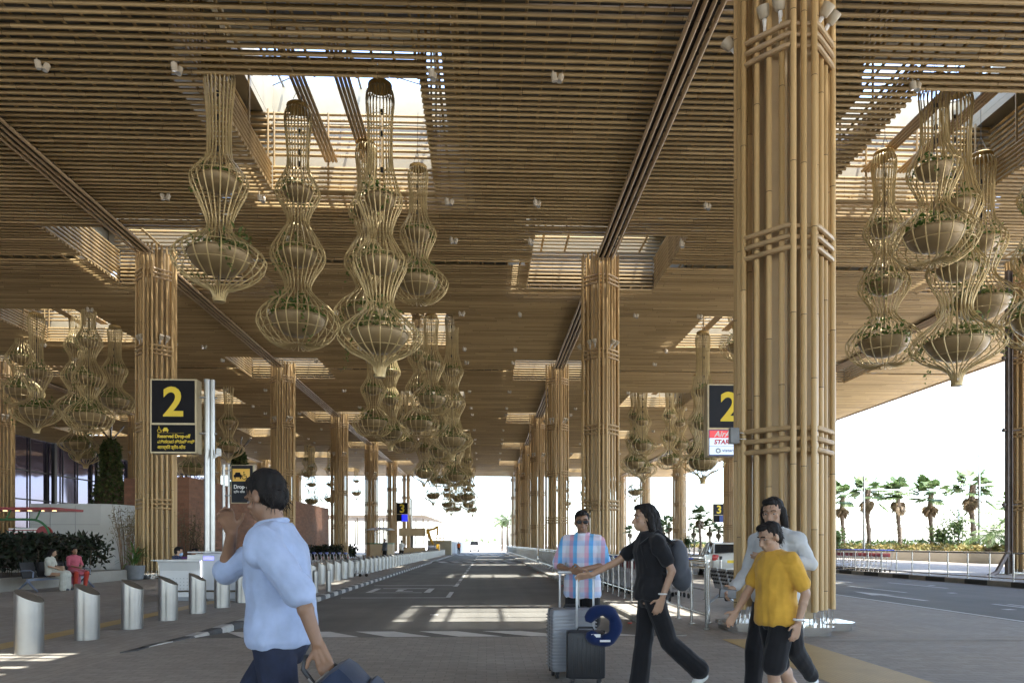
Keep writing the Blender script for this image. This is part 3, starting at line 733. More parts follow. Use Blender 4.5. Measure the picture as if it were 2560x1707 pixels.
for k in range(3, 6):
    for i, (dx, dy, kd, zb) in enumerate(OFF):
        if (k*2+i) % 4 == 0: continue
        lantern(kd, BAYX[1]+dx+.4*math.sin(k*2+i), Y0+S*(k+.5)-dy, zb+.4*math.sin(k*4+i), f'{KW[kd]} hanging planter, {WHERE[i]} in the {GW[k]} group over the service road', GR, (k+i) % 2)
# left bay
for kd, u, y, vb, v, sc, lab in (('triple_flat', 53, 42.5, 1012, 1, 1, 'leftmost pale three-bulb planter beside the terminal'), ('double_tip', 91, 37.5, 1082, 1, 1, 'two-bulb planter with pointed tip, second from left beside the terminal'), ('triple_flat', 188, 42, 1052, 0, .95, 'planter third from left beside the terminal, behind a darker one'),
    ('triple_flat', 222, 37.2, 1078, 1, 1, 'dark three-bulb planter in front of its group beside the terminal'), ('double_flat', 287, 39.6, 1036, 0, .92, 'small two-bulb planter just left of the numbered sign column')):
    lantern(kd, at(u, y), y, zat(u, vb, y), lab, GL, v, sc)
for kd, u, y, vb, v, sc, lab in (('triple_tip', 195, 60, 1152, 0, 1.25, 'wide leafy planter with pointed tip hanging lowest beside the terminal'), ('double_tip', 214, 63, 1170, 0, 1.1, 'pointed planter behind the widest one beside the terminal'), ('double_tip', 571, 55, 1156, 1, 1.0, 'fern-filled planter right of the numbered sign post'),
    ('triple_flat', 482, 57, 1200, 1, 1.1, 'leafy planter partly behind the numbered sign column'), ('double_flat', 690, 80, 1226, 0, .95, 'planter at the left of a small group beyond the walking man'), ('triple_flat', 779, 84, 1268, 0, 1.0, 'lowest planter of a small group beyond the walking man'), ('double_flat', 768, 86, 1200, 1, .9, 'upper planter of a small group beyond the walking man'),
    ('triple_flat', 826, 88, 1262, 1, .95, 'planter beside the third left column, right one of a small group'), ('double_tip', 891, 116, 1250, 1, 1.0, 'lone far planter against the sky between two left columns')):
    lantern(kd, at(u, y), y, zat(u, vb, y), lab, GL, v, sc)
# ------------------------------------------------------------------ twin spotlights under the slats
def spot():
    root = empty('twin_spotlight', (0, 0, -210)); 
    for i, (dx, dy, tx) in enumerate(((-.09, 0, 12), (.09, .06, -16))):
        b = MB(); b.cyl((0, 0, -.24), (0, 0, -.06), .075, 14); b.cyl((0, 0, -.06), (0, 0, .07), .02, 6); o = b.build('lamp_head', M['offw'], root, (dx, dy*3, 0)); o.rotation_euler = (R(tx), R(-tx*.8), 0)
        l = MB(); l.cyl((0, 0, -.243), (0, 0, -.236), .06, 12); l.build('lens', M['lens'], o)
    return root
sp = spot(); first = True
NAMB = {0: 'over the drop-off road', 1: 'over the service road', -1: 'on the terminal side'}
for bi in (0, 1, -1):
    for k in range(-1 if bi >= 0 else 1, 5):
        for i, dx in enumerate((-6.45, -3.15, 3.15, 6.2)):
            for j, dy in enumerate((-3.1, 3.55, 6.7)):
                if k == -1 and j != 2 or (k == 4 and j == 2): continue
                x, y = BAYX[bi]+dx, Y0+S*(k+.5)+dy
                if y < 17: continue
                u = 1216+x/y*F
                if not -20 < u < 2580: continue
                lab = f'cream twin spotlight under the slats, {["far left", "left of the skylight", "right of the skylight", "far right"][i]}, {["before", "behind", "well behind"][j]} the {GW[max(k,0)]} skylight {NAMB[bi]}' if k >= 0 else f'cream twin spotlight under the slats ahead of the first skylight {NAMB[bi]}'
                lab = ' '.join(lab.split()[:16])
                if first: o = sp; o.location = (x, y, Z0-.03); first = False; o['label'] = lab
                else: o = clone(sp, None, (x, y, Z0-.03), random.uniform(-.6, .6), lab)
                o['category'] = 'spotlight'; o['group'] = 'cream twin spotlights under the canopy'

for key, o in PROT.items():
    if key not in USED:
        for ch in KIDS.get(o.name, []): bpy.data.objects.remove(ch)
        bpy.data.objects.remove(o)
# ------------------------------------------------------------------ bollards
mb = MB(); n = 28; r = .165
V = [(r*math.cos(2*PI*j/n), r*math.sin(2*PI*j/n), 0) for j in range(n)]
V += [(r*math.cos(2*PI*j/n), r*math.sin(2*PI*j/n), .735-.085*math.cos(2*PI*j/n)/1.) for j in range(n)]
mb.add(V, [(j, (j+1) % n, n+(j+1) % n, n+j) for j in range(n)])
ME_BOL = mb.mesh('bollard', M['steel'], angle=30)
mb = MB(); mb.add([(q[0]*.97, q[1]*.97, q[2]-.006) for q in V[n:]], [tuple(range(n))])
mb.add([(q[0]*k, q[1]*k, q[2]+dz) for k, dz in ((1, 0), (.97, -.006)) for q in V[n:]], [(j, (j+1) % n, n+(j+1) % n, n+j) for j in range(n)])
M['boltop'] = plain('bollard_top', (.20, .185, .16), .42, .8); ME_BTOP = mb.mesh('bollard_top', M['boltop'])
NUMW = ['nearest', 'second', 'third', 'fourth', 'fifth', 'sixth', 'seventh', 'eighth', 'ninth', 'tenth', 'eleventh', 'twelfth']
def ordn(i):
    if i < 12: return NUMW[i]
    s = ['th', 'st', 'nd', 'rd']+['th']*6; return f'{i+1}{s[(i+1)%10] if not 10 < (i+1)%100 < 14 else "th"}'
for i in range(74):
    y = 9.46+1.335*i; x = -5.9+.32*min(i/60, 1.)
    o = link('bollard', ME_BOL, None, (x, y, 0)); tag(o, f'steel bollard with slanted top, {ordn(i)}{" one" if i == 0 else ""} from the front in the long row', 'bollard', 'slant-topped steel bollards along the left pavement')
    link('cap', ME_BTOP, o)
for i, (x, y) in enumerate(((-4.95, 20.9), (-4.7, 21.5))):
    b = MB(); b.cyl((0, 0, 0), (0, 0, .62), .075, 18); b.lathe([(.075, .62), (.06, .65), (0, .655)], 18, caps=False); b.lathe([(.11, 0), (.11, .015), (.075, .015)], 18, caps=False)
    tag(b.build('slim_post', M['steel'], None, (x, y, 0)), f'slim steel post at the dropped kerb, {"left" if i == 0 else "right"} one of two', 'post')
# ------------------------------------------------------------------ text and signs
def text(s, size, mat, parent, loc, name='lettering', bold=0, align='LEFT', rx=90, rz=0, sx=1, shear=0):
    cu = bpy.data.curves.new('t', 'FONT'); cu.body = s; cu.size = size; cu.align_x = align; cu.extrude = .004; cu.offset = bold; cu.shear = shear; cu.resolution_u = 4
    o = bpy.data.objects.new('t', cu); COL.objects.link(o); dg = bpy.context.evaluated_depsgraph_get()
    me = bpy.data.meshes.new_from_object(o.evaluated_get(dg)); bpy.data.objects.remove(o); bpy.data.curves.remove(cu)
    me.materials.clear(); me.materials.append(M[mat]); me.name = name
    t = link(name, me, parent, loc); t.rotation_euler = (R(rx), 0, R(rz)); t.scale = (sx, 1, 1); return t
def wheelchair(mb, x, z, s, y):
    mb.ell((x, y, z+.95*s), (.09*s, .006, .09*s), 10, 6); P = lambda a, c: (x+a*s, y, z+c*s)
    mb.tube([P(0, .82), P(.03, .45), P(.33, .45), P(.42, .12), P(.52, .12)], .05*s, 6); mb.tube([P(.02, .65), P(.28, .65)], .035*s, 6)
    mb.tube([P(.05+.3*math.cos(a), .28+.3*math.sin(a)) for a in np.linspace(R(120), R(345), 14)], .04*s, 6)
def carfront(mb, x, z, s, y):
    P = lambda a, c: (x+a*s, z+c*s)
    mb.prism([P(-.5, .22), P(.5, .22), P(.52, .5), P(.36, .6), P(.28, .85), P(-.28, .85), P(-.36, .6), P(-.52, .5)], y-.004, y+.004, 'y')
    for q in (-.4, .28): mb.prism([P(q, .0), P(q+.12, .0), P(q+.12, .24), P(q, .24)], y-.004, y+.004, 'y')
def big_sign(name, root, w, h, dep, split, frame, numeral, nsz, top='signblk'):
    """cabinet hanging at local x 0..w, z 0..h; front on -y"""
    c = MB(); c.box((w/2, dep/2, h/2), (w, dep, h)); c.build('cabinet', M[frame], root, smooth=False)
    p = MB(); f = .045; p.box((w/2, -.006, (split+h)/2), (w-2*f, .012, h-split-1.6*f)); p.build('number_panel', M[top], root, smooth=False)
    text(numeral, nsz, 'yellow', root, (w*.5, -.014, split+(h-split)*.5-nsz*.345), 'numeral', .022*nsz, 'CENTER', sx=1.02)
ls = empty('gate_sign', (at(375.5, 19.0), 19.0, zat(375, 1132, 19.0)), 0, 'tall black sign reading 2 and Reserved Drop-off on twin steel posts at left', 'sign')
W_ = (487-375.5)/F*19.0*1.005; H_ = (1132-950)/F*19.0; SP = H_*.39
big_sign('s', ls, W_, H_, .34, SP, 'signframe', '2', 1.06)
b = MB(); b.box((W_/2, -.006, SP/2+.01), (W_-.07, .012, SP-.055)); b.build('screen', M['signblk'], ls, smooth=False)
x0 = .19
text('Reserved Drop-off', .128, 'yellow', ls, (x0, -.014, SP*.53), bold=.004, sx=.86)
text('ಮೀಸಲಾದ ಡ್ರಾಪ್ ಆಫ್', .115, 'yellow', ls, (x0, -.014, SP*.345), bold=.002, sx=.8)
text('आरक्षित ड्रॉप-ऑफ', .115, 'yellow', ls, (x0, -.014, SP*.15), bold=.002, sx=.8)
b = MB(); wheelchair(b, x0+.04, SP*.715, .15, -.016); carfront(b, x0+.21, SP*.72, .14, -.016); b.box((x0+.34, -.014, SP*.695), (.68, .004, .004)); b.build('pictogram', M['yellow'], ls, smooth=False)
zg = -ls.location.z; b = MB()
for dx, r_ in ((W_+.18, .08), (W_+.305, .062)): b.cyl((dx, .2+(dx-W_)*.3, zg), (dx, .2+(dx-W_)*.3, H_+.05), r_, 16); b.lathe([(.12, 0), (.12, .02), (.06, .02)], 16, (dx, .25, zg))
b.build('post', M['steel'], ls)
b = MB()
for z in (.55, 1.5): b.cyl((W_-.02, .2, z), (W_+.42, .3, z), .028, 10); b.cyl((W_+.12, .2, z), (W_+.19, .22, z), .045, 10)
b.build('bracket', M['steel'], ls)
b = MB(); b.rbox((W_+.50, .2, .05), (.09, .16, .2), .02); b.cyl((W_+.5, .12, -.02), (W_+.5, -.12, -.1), .05, 10); b.build('camera', M['white'], ls)
# small drop-off sign
ds = empty('dropoff_sign', (at(577.5, 20.6), 20.6, zat(577, 1257, 20.6)), 0, 'small grey sign reading Drop-off with car and wheelchair symbols on steel post', 'sign')
W2 = (634.5-577.5)/F*20.6; H2 = 94/F*20.6
b = MB(); b.box((W2/2, .03, H2/2), (W2, .06, H2)); b.build('cabinet', M['signframe'], ds, smooth=False)
b = MB(); b.box((W2/2-.015, -.004, H2/2), (W2-.06, .01, H2-.03)); b.build('panel', M['signgrey'], ds, smooth=False)
b = MB(); b.rbox((W2*.44, -.012, H2*.735), (W2*.74, .012, H2*.33), .004); b.build('symbol_field', M['orange'], ds)
b = MB(); carfront(b, W2*.30, H2*.63, .22, -.021); wheelchair(b, W2*.56, H2*.63, .2, -.021); b.build('pictogram', M['signblk'], ds, smooth=False)
text('Drop-off', .155, 'lettw', ds, (W2*.12, -.012, H2*.38), bold=.004, sx=.88); text('ड्रॉप ऑफ', .08, 'lettw', ds, (W2*.12, -.012, H2*.27), bold=.001)
b = MB(); zg = -ds.location.z
for dx in (-.22, -.08): b.cyl((dx, .05, zg), (dx, .05, H2+.02), .042 if dx < -.1 else .03, 14)
for z in (H2*.2, H2*.86): b.cyl((-.22, .05, z), (.02, .03, z), .022, 10)
b.build('post', M['steel'], ds)
# the sign right of the road, half behind the foreground column
rsn = empty('gate_sign', (at(1769, 19.4), 19.4, zat(1774, 1139, 19.4)), 0, 'black sign reading 2 above airline logos, half hidden by the foreground column', 'sign')
W3 = 1.24; H3 = 181/F*19.4; SP3 = H3*.375
big_sign('s', rsn, W3, H3, .34, SP3, 'signframe', '2', 1.1, 'signgrey')
M['scr_r'] = emis('screen_red', (.62, .05, .06), .10); M['scr_b'] = emis('screen_pale', (.55, .66, .82), .10)
sh = SP3-.07; b = MB(); b.box((W3/2, -.006, .03+sh*.845), (W3-.1, .012, sh*.31)); b.build('screen', M['scr_r'], rsn, smooth=False)
b = MB(); b.box((W3/2, -.006, .03+sh*.345), (W3-.1, .012, sh*.68)); b.build('screen', M['scr_b'], rsn, smooth=False)
b = MB(); b.box((W3/2, -.014, .03+sh*.35), (W3-.1, .006, .008)); b.box((W3/2, -.005, .025+sh/2), (W3-.06, .008, sh+.05)); b.build('bezel', M['navyt'], rsn, smooth=False)
text('AirAsia', .22, 'lettw', rsn, (.18, -.014, .03+sh*.74), bold=.004, sx=1.02, shear=.25)
text('STAR', .17, 'red', rsn, (.17, -.014, .03+sh*.44), bold=.006, sx=1.05, shear=.2); text('air', .16, 'navyt', rsn, (.66, -.014, .03+sh*.44), bold=.005, shear=.2)
text('vistara', .125, 'navyt', rsn, (.40, -.014, .03+sh*.12), bold=.001, sx=1.1)
b = MB()
for k in range(10): a = k*PI/5; b.ell((.29+.055*math.cos(a), -.014, .03+sh*.165+.055*math.sin(a)), (.02, .006, .02), 8, 5)
b.build('emblem', M['greyp'], rsn)
b = MB()
for dx in (W3+.24, W3+.4): b.cyl((dx, .22, -rsn.location.z), (dx, .22, H3+.05), .06, 14)
for z in (.5, 1.5): b.cyl((W3-.02, .2, z), (W3+.42, .22, z), .028, 10)
b.build('post', M['steel'], rsn)
# distant number three signs
M['scr_blue'] = emis('screen_blue', (.01, .02, .75), .16)
for u, v0, lab, lo in ((990.5, 1303, 'distant black sign reading 3 over a bright blue screen, left of the road', True), (1783, 1305, 'distant sign reading 3 beyond the foreground column at right', False)):
    d = 72.; o = empty('gate_sign', (at(u, d), d, zat(u, v0, d)), 0, lab, 'sign'); h = 47/F*d; w = 29.5/F*d
    big_sign('s', o, w, h, .34, h*.385, 'signframe', '3', 1.12, 'signblk' if lo else 'signgrey')
    b = MB(); b.box((w*.29, -.006, h*.19), (w*.5, .012, h*.36)); b.build('screen', M['signblk'], o, smooth=False)
    b = MB(); b.box((w*.70, -.006, h*.19), (w*.5, .012, h*.36)); b.build('screen', M['scr_blue' if lo else 'navyt'], o, smooth=False)
    b = MB(); b.cyl((w+.3, .2, -o.location.z), (w+.3, .2, h+.4), .09, 12); b.cyl((w-.02, .2, h*.7), (w+.3, .2, h*.7), .04, 8); b.build('post', M['steel'], o)
# ------------------------------------------------------------------ railings
def railing(pts, sp, label, pick=False, group='steel railings along the island', top=1.10, low=.24, single=False):
    a, c = Vector((*pts[0], 0)), Vector((*pts[1], 0)); L = (c-a).length; d = (c-a)/L
    root = empty('steel_railing', a, 0, label, 'railing', group); n = max(1, round(L/sp))
    rz = math.atan2(d.y, d.x)
    b = MB(); P = lambda t, z: d*t+Vector((0, 0, z))
    b.tube([P(-.02, top), P(L+.02, top)], .030, 10); b.build('handrail', M['steel2'], root)
    if not single: b = MB(); b.tube([P(0, top-.09), P(L, top-.09)], .019, 8); b.build('handrail', M['steel2'], root)
    b = MB(); b.tube([P(0, low), P(L, low)], .021, 8); b.build('bottom_rail', M['steel2'], root)
    pm = MB(); pm.cyl((0, 0, 0), (0, 0, top), .026, 12); pm.lathe([(.06, 0), (.06, .012), (.03, .014)], 12); me = pm.mesh('rail_post', M['steel2'])
    if n <= 60:
        for i in range(n+1): link('post', me, root, d*(L*i/n))
    if pick:
        q = MB(); m = int(L/.14)
        for i in range(1, m): q.cyl(P(L*i/m, low), P(L*i/m, top-.09), .010, 5)
        o = q.build('balusters', M['steel2'], root); o['kind'] = 'stuff'
    return root
railing(((3.62, 11.66), (3.58, 23.6)), .88, 'near steel railing with widely spaced posts beside the right kerb')
railing(((3.5, 24.6), (3.5, 33.2)), 1.4, 'steel picket railing along the right kerb just behind the near railing', True)
railing(((3.5, 34.6), (3.5, 47.5)), 1.6, 'steel picket railing along the right kerb, middle stretch', True)
railing(((3.5, 49.5), (3.5, 118)), 2.2, 'long steel picket railing along the right kerb at the far end', True)
railing(((5.55, 18.0), (5.55, 27.6)), 1.2, 'steel railing parallel to the near one on the other side of the trolleys')
railing(((3.62, 11.66), (3.95, 12.6)), .9, 'short return rail at the front end of the near railing')
railing(((17.75, 12), (17.75, 58)), 1.15, 'dark steel railing on the striped kerb beyond the service road', single=True)
railing(((9.0, 60), (9.0, 110)), 1.8, 'far picket railing beside the parked cars', True)
# ------------------------------------------------------------------ baggage trolleys
M['trolred'] = plain('trolley_red', (.26, .03, .03), .5, vs=1.5, var=.5); M['trolsteel'] = plain('trolley_steel', (.5, .5, .5), .3, .9)
def trolley():
    o = empty('baggage_trolley', (0, 0, -220))
    b = MB()
    for sx in (-1, 1):
        b.tube([(sx*.27, -.42, 1.02), (sx*.27, -.36, .98), (sx*.26, -.26, .22), (sx*.24, -.1, .17), (sx*.17, .50, .15)], .016, 6)
        b.tube([(sx*.26, -.31, .62), (sx*.25, .02, .62), (sx*.25, .06, .74)], .011, 6)
    for y in (-.1, .05, .2, .35, .5): b.cyl((-.22, y, .165), (.22, y, .165), .01, 5)
    for z in (.35, .5): b.cyl((-.26, -.28, z), (.26, -.28, z), .01, 5)
    b.tube([(-.17, .5, .15), (-.12, .56, .3), (.12, .56, .3), (.17, .5, .15)], .014, 6)
    b.build('frame', M['trolsteel'], o)
    b = MB(); b.cyl((-.30, -.43, 1.03), (.30, -.43, 1.03), .024, 8); b.rbox((0, -.42, 1.0), (.22, .07, .09), .015); b.build('handle', M['bluep'], o)
    b = MB()
    for z in (.62, .70): b.tube([(-.25, -.28, z), (-.25, .04, z), (.25, .04, z), (.25, -.28, z)], .008, 5)
    for x in np.linspace(-.24, .24, 6): b.cyl((x, -.28, .62), (x, .04, .62), .006, 4)
    b.build('basket', M['trolsteel'], o)
    b = MB(); b.rbox((0, -.335, .80), (.36, .02, .17), .006); b.build('advert_panel', M['trolred'], o)
    w = MB(); w.tube([(-.018, 0, 0), (.018, 0, 0)], .065, 14); me = w.mesh('trolley_wheel', M['rubber'])
    for x, y in ((-.24, -.2), (.24, -.2), (0, .46)): link('wheel', me, o, (x, y, .066))
    return o
TR = trolley(); TRU = [False]
def put_trolley(x, y, rz, label, group, z=0):
    if not TRU[0]: o = TR; TRU[0] = True; o.location = (x, y, z); o.rotation_euler = (0, 0, rz); tag(o, label, None, group)
    else: o = clone(TR, None, (x, y, z), rz, label, group)
    o['category'] = 'trolley'
for i in range(26): put_trolley(4.25+.01*math.sin(i), 17.6+.34*i, 0, f'baggage trolley, {ordn(i)} from the front of the nested row behind the near railing', 'nested baggage trolleys behind the near railing')
for i in range(14): put_trolley(5.0, 18.6+.4*i, 0, f'baggage trolley, {ordn(i)} from the front of the row beside the second railing', 'trolleys beside the second railing')
put_trolley(6.05, 17.0, .3, 'single baggage trolley standing apart left of the metal bench', 'loose trolley')
for i in range(20): put_trolley(4.3, 35.2+.55*i, 0, f'far baggage trolley, {ordn(i)} in the row behind the middle picket railing', 'trolleys behind the middle picket railing')
for i in range(11): put_trolley(-8.35+.27*i, 31.2, -PI/2, f'baggage trolley with blue handle, {ordn(i)} from left in the row behind the bollards', 'nested trolleys behind the left bollards')
for i in range(24): put_trolley(18.6, 33.0+.42*i, PI/2 if False else .0, f'baggage trolley, {ordn(i)} from the front of the long row across the service road', 'trolleys across the service road', .1)
# ------------------------------------------------------------------ airport benches
M['bench'] = plain('bench_grey', (.33, .35, .37), .4, .5); M['benchblue'] = plain('bench_blue_grey', (.22, .25, .33), .4, .4)
def bench(label, seats, mat, loc, rz, pad=False):
    o = empty('beam_bench', loc, rz, label, 'bench'); W = .58
    b = MB(); b.box((seats*W/2-W/2, .02, .36), (seats*W, .07, .06)); b.build('beam', M[mat], o, smooth=False)
    for i in range(seats):
        x = i*W; s = MB()
        s.prism([(.24, .45), (.26, .425), (-.18, .40), (-.30, .86), (-.275, .87), (-.15, .425)], x-.26, x+.26, 'x'); 
        st = s.build('seat', M['black' if pad else mat], o, smooth=False, fix=True)
        h = MB()
        for zz in range(4):
            for q in (-.15, .0, .15): h.box((x+q, -.215-.031*zz, .54+.085*zz), (.07, .05, .04), M=Matrix.Rotation(R(15), 3, 'X'))
        if not pad: h.build('perforation', M['black'], st, smooth=False)
    for x in (-W/2+.02, (seats-.5)*W-.02):
        l = MB(); l.tube([(x, .34, .03), (x, .2, .14), (x, .02, .33), (x, -.2, .14), (x, -.36, .03)], [.025, .028, .04, .028, .025], 8); l.build('leg', M[mat], o)
        a = MB(); a.tube([(x, -.2, .62), (x, .1, .64), (x, .2, .60), (x, .18, .42)], .02, 8); a.build('armrest', M[mat], o)
    return o
bench('perforated grey metal bench behind the left of the foreground column', 3, 'bench', (5.42, 16.0, 0), R(-90))
BX, BY = -12.35, 20.6
bench('blue-grey bench with black seats in front of the dark hedge', 4, 'benchblue', (BX-.75, BY-.2, 0), R(-155), True)
# ------------------------------------------------------------------ help desk
M['desk'] = plain('desk_white', (.62, .63, .63), .35, vs=2, var=.05); M['desk2'] = plain('desk_grey', (.47, .49, .52), .35, vs=2, var=.06)
M['holes'] = plain('hole_grey', (.25, .26, .27), .5)
dx0, dy0 = at(388, 18.0), 18.0
dk = empty('help_desk', (dx0, dy0, 0), 0, 'white and grey reception desk with a small blue display behind the bollards', 'desk')
wl = at(506, 18.0)-dx0; wr = at(640, 18.0)-dx0
b = MB(); prof = [(0.0, 0.10), (0.0, .2), (-.02, .75), (-.12, .95), (-.16, .98), (-.16, 1.01), (.75, 1.01), (.75, .98), (.5, .95), (.48, .1)]
b.prism(prof, .12, wl-.02, 'x'); b.build('counter', M['desk'], dk, smooth=False, fix=True)
b = MB(); b.prism([(-.02, .98), (-.2, 1.0), (-.2, 1.02), (.8, 1.02), (.8, 1.0)], -.02, wl, 'x'); b.build('counter_top', M['white'], dk, smooth=False, fix=True)
b = MB()
for i in range(7):
    for j in range(7): b.cyl((.36+i*.085, -.018+.0006*j, .30+j*.085), (.36+i*.085, -.004, .30+j*.085), .011, 6)
b.build('perforations', M['holes'], dk)
b = MB(); b.rbox(((wl+wr)/2+.01, .25, .62), (wr-wl-.04, .6, 1.12), .015); b.build('tall_block', M['desk2'], dk)
b = MB(); b.rbox(((wl+wr)/2-.12, .2, 1.205), (wr-wl+.36, .75, .035), .01); b.build('block_top', M['desk'], dk)
b = MB(); b.box((wl+.17, -.053, 1.06), (.25, .012, .085)); b.build('display', emis('display_blue', (.16, .16, .95), .35), dk, smooth=False)
b = MB(); b.box((wl-.004, -.06, .72), (.03, .02, .56)); b.build('edge_light', emis('edge_white', (.9, .92, .95), .4), dk, smooth=False)
b = MB()
for x in (wl+.1, (wl+wr)/2, wr-.1): b.cyl((x, -.22, 0), (x, -.22, .26), .02, 8)
b.cyl((wl-.5, -.22, .26), (wr+.1, -.22, .26), .022, 8); b.build('foot_rail', M['steel2'], dk)
b = MB(); b.box((wl*.55, .2, .05), (wl*.6, .4, .1)); b.box(((wl+wr)/2, .25, .03), (wr-wl-.2, .4, .06)); b.build('plinth', M['holes'], dk, smooth=False)
pp = empty('paper_stack', (dx0+wl-.17, dy0+.1, 1.02), 0, 'low white riser with papers on the white desk', 'papers'); b = MB(); b.rbox((0, .2, .06), (.52, .3, .12), .008); b.build('riser', M['white'], pp); b = MB(); b.box((.05, .15, .132), (.22, .28, .02), .2); b.build('sheets', M['lettw'], pp, smooth=False)
# office chair at the desk
ch = empty('desk_chair', (dx0+.02, dy0+.95, 0), 0, 'chrome-legged dark blue chair at the left end of the desk', 'chair')
b = MB(); b.rbox((0, .0, .46), (.46, .46, .06), .02); b.build('seat', M['navy'], ch); b = MB(); b.rbox((-.22, 0, .72), (.05, .44, .42), .02); b.build('backrest', M['navy'], ch)
for sx in (-1, 1):
    for sy in (-1, 1): b = MB(); b.tube([(sx*.2, sy*.2, .45), (sx*.25, sy*.24, 0)], .012, 8); b.build('leg', M['chrome'], ch)
b = MB(); b.tube([(-.25, -.22, .45), (-.27, -.22, .95), (-.27, .22, .95), (-.25, .22, .45)], .012, 8); b.build('back_frame', M['chrome'], ch)
# queue posts and belt
def stanchion(x, y, lab, base=True, h=1.0):
    o = empty('queue_post', (x, y, 0), 0, lab, 'queue post'); b = MB(); b.cyl((0, 0, .02), (0, 0, h), .028, 12); b.build('post', M['steel2'], o)
    b = MB(); b.lathe([(.17, 0), (.17, .012), (.05, .035), (.03, .05)], 20); b.build('foot', M['steel2'], o)
    b = MB(); b.cyl((0, 0, h), (0, 0, h+.09), .04, 12); b.build('belt_head', M['black'], o); return o
stanchion(at(433, 20.0), 20.0, 'black-headed queue post behind the white desk')
stanchion(at(605, 20.9), 20.9, 'pale queue post to the right of the desk')
stanchion(at(1802, 18.6), 18.6, 'queue post with purple belt near the white car')
M['purple'] = plain('belt_purple', (.10, .02, .16), .6)
b = MB(); b.box((at(462, 20.0), 20.0, 1.03), (.62, .006, .07)); tag(b.build('queue_belt', M['purple'], smooth=False), 'purple belt stretched from the queue post behind the desk', 'belt')
# rusty steel post with brace at the far right
sp_ = empty('steel_post', (at(2522, 30.0), 30.0, 0), 0, 'dark rusty steel post with a diagonal brace at the right edge', 'post')
M['rust'] = plain('rusty_steel', (.15, .125, .11), .6, .3, vs=2, var=.35)
b = MB()
for dx in (-.09, .09): b.box((dx, 0, 6.6), (.03, .22, 13.1))
b.box((0, 0, 6.6), (.15, .03, 13.1)); b.build('upright', M['rust'], sp_, smooth=False)
b = MB(); b.tube([(-.06, -.05, 1.1), (-.75, -.3, .2), (-1.2, -.45, .06)], .1, 6); b.build('brace', M['rust'], sp_)
b = MB()
for z in (3.1, 6.3, 9.4): b.cyl((-.22, 0, z), (.5, 0, z), .035, 8); b.ell((-.22, 0, z), (.09,)*3, 10, 7)
b.build('clamp', M['rust'], sp_)
# ------------------------------------------------------------------ people
def skinmat(name, c):
    m, nt, b = newmat(name); v = coords(nt)
    nt.links.new(ramp(nt, noisen(nt, v, 9, 4), [(.3, tuple(x*.86 for x in c)), (.7, tuple(x*1.1 for x in c))]), b.inputs['Base Color'])
    setin(b, Roughness=.5); b.inputs['Subsurface Weight'].default_value = .08; b.inputs['Subsurface Scale'].default_value = .01; return m
def cloth(name, c, vs=18, var=.14, rough=.85):
    m, nt, b = newmat(name); v = coords(nt)
    nt.links.new(ramp(nt, noisen(nt, v, vs*.4, 4), [(.3, tuple(x*(1-var) for x in c)), (.7, tuple(min(1, x*(1+var)) for x in c))]), b.inputs['Base Color'])
    setin(b, Roughness=rough); b.inputs['Specular IOR Level'].default_value = .2; b.inputs['Sheen Weight'].default_value = .15
    bumpn(nt, b, noisen(nt, v, 420, 2), .12, .002); return m
M['skin1'] = skinmat('skin_brown', (.26, .145, .085)); M['skin2'] = skinmat('skin_tan', (.42, .26, .17)); M['skin3'] = skinmat('skin_dark', (.17, .09, .055))
M['hair'] = plain('hair_black', (.010, .008, .007), .62, vs=40, var=.4, bump=.4, spec=.25); M['eyew'] = plain('eye_white', (.38, .35, .33), .4, var=.03)
M['c_blue'] = cloth('shirt_blue', (.36, .44, .62)); M['c_black'] = cloth('cloth_black', (.014, .014, .016)); M['c_grey'] = cloth('knit_grey', (.52, .54, .55))
M['c_yel'] = cloth('shirt_yellow', (.62, .35, .05)); M['c_pink'] = cloth('kurta_pink', (.46, .11, .15)); M['c_red'] = cloth('trousers_red', (.42, .055, .035))
M['c_cream'] = cloth('dress_cream', (.50, .50, .44)); M['c_suit'] = cloth('blazer_navy', (.018, .035, .10)); M['c_white'] = cloth('cloth_white', (.68, .68, .66))
M['c_slate'] = cloth('pack_slate', (.10, .11, .13)); M['c_or'] = cloth('vest_orange', (.75, .16, .03)); M['c_mask'] = cloth('mask_blue', (.35, .52, .72))
# shirt with soft blue and pink checks
m, nt, b = newmat('shirt_plaid'); tc = nt.nodes.new('ShaderNodeTexCoord'); sep = nt.nodes.new('ShaderNodeSeparateXYZ'); nt.links.new(tc.outputs['Object'], sep.inputs[0])
sx_ = mathn(nt, 'FRACT', mathn(nt, 'MULTIPLY', sep.outputs[0], 6.)); sz_ = mathn(nt, 'FRACT', mathn(nt, 'MULTIPLY', sep.outputs[2], 5.5))
cA = ramp(nt, sx_, [(.0, (.62, .66, .74)), (.22, (.62, .66, .74)), (.26, (.12, .42, .70)), (.48, (.20, .46, .72)), (.52, (.60, .36, .46)), (.74, (.62, .42, .52)), (.78, (.66, .69, .76))])
cB = ramp(nt, sz_, [(0, (.98, .98, 1)), (.4, (.95, .95, 1)), (.45, (.55, .70, .95)), (.7, (.66, .78, .98)), (.75, (.98, .82, .86))])
nt.links.new(mixc(nt, cA, cB, .8, 'MULTIPLY'), b.inputs['Base Color']); setin(b, Roughness=.85); M['c_plaid'] = m
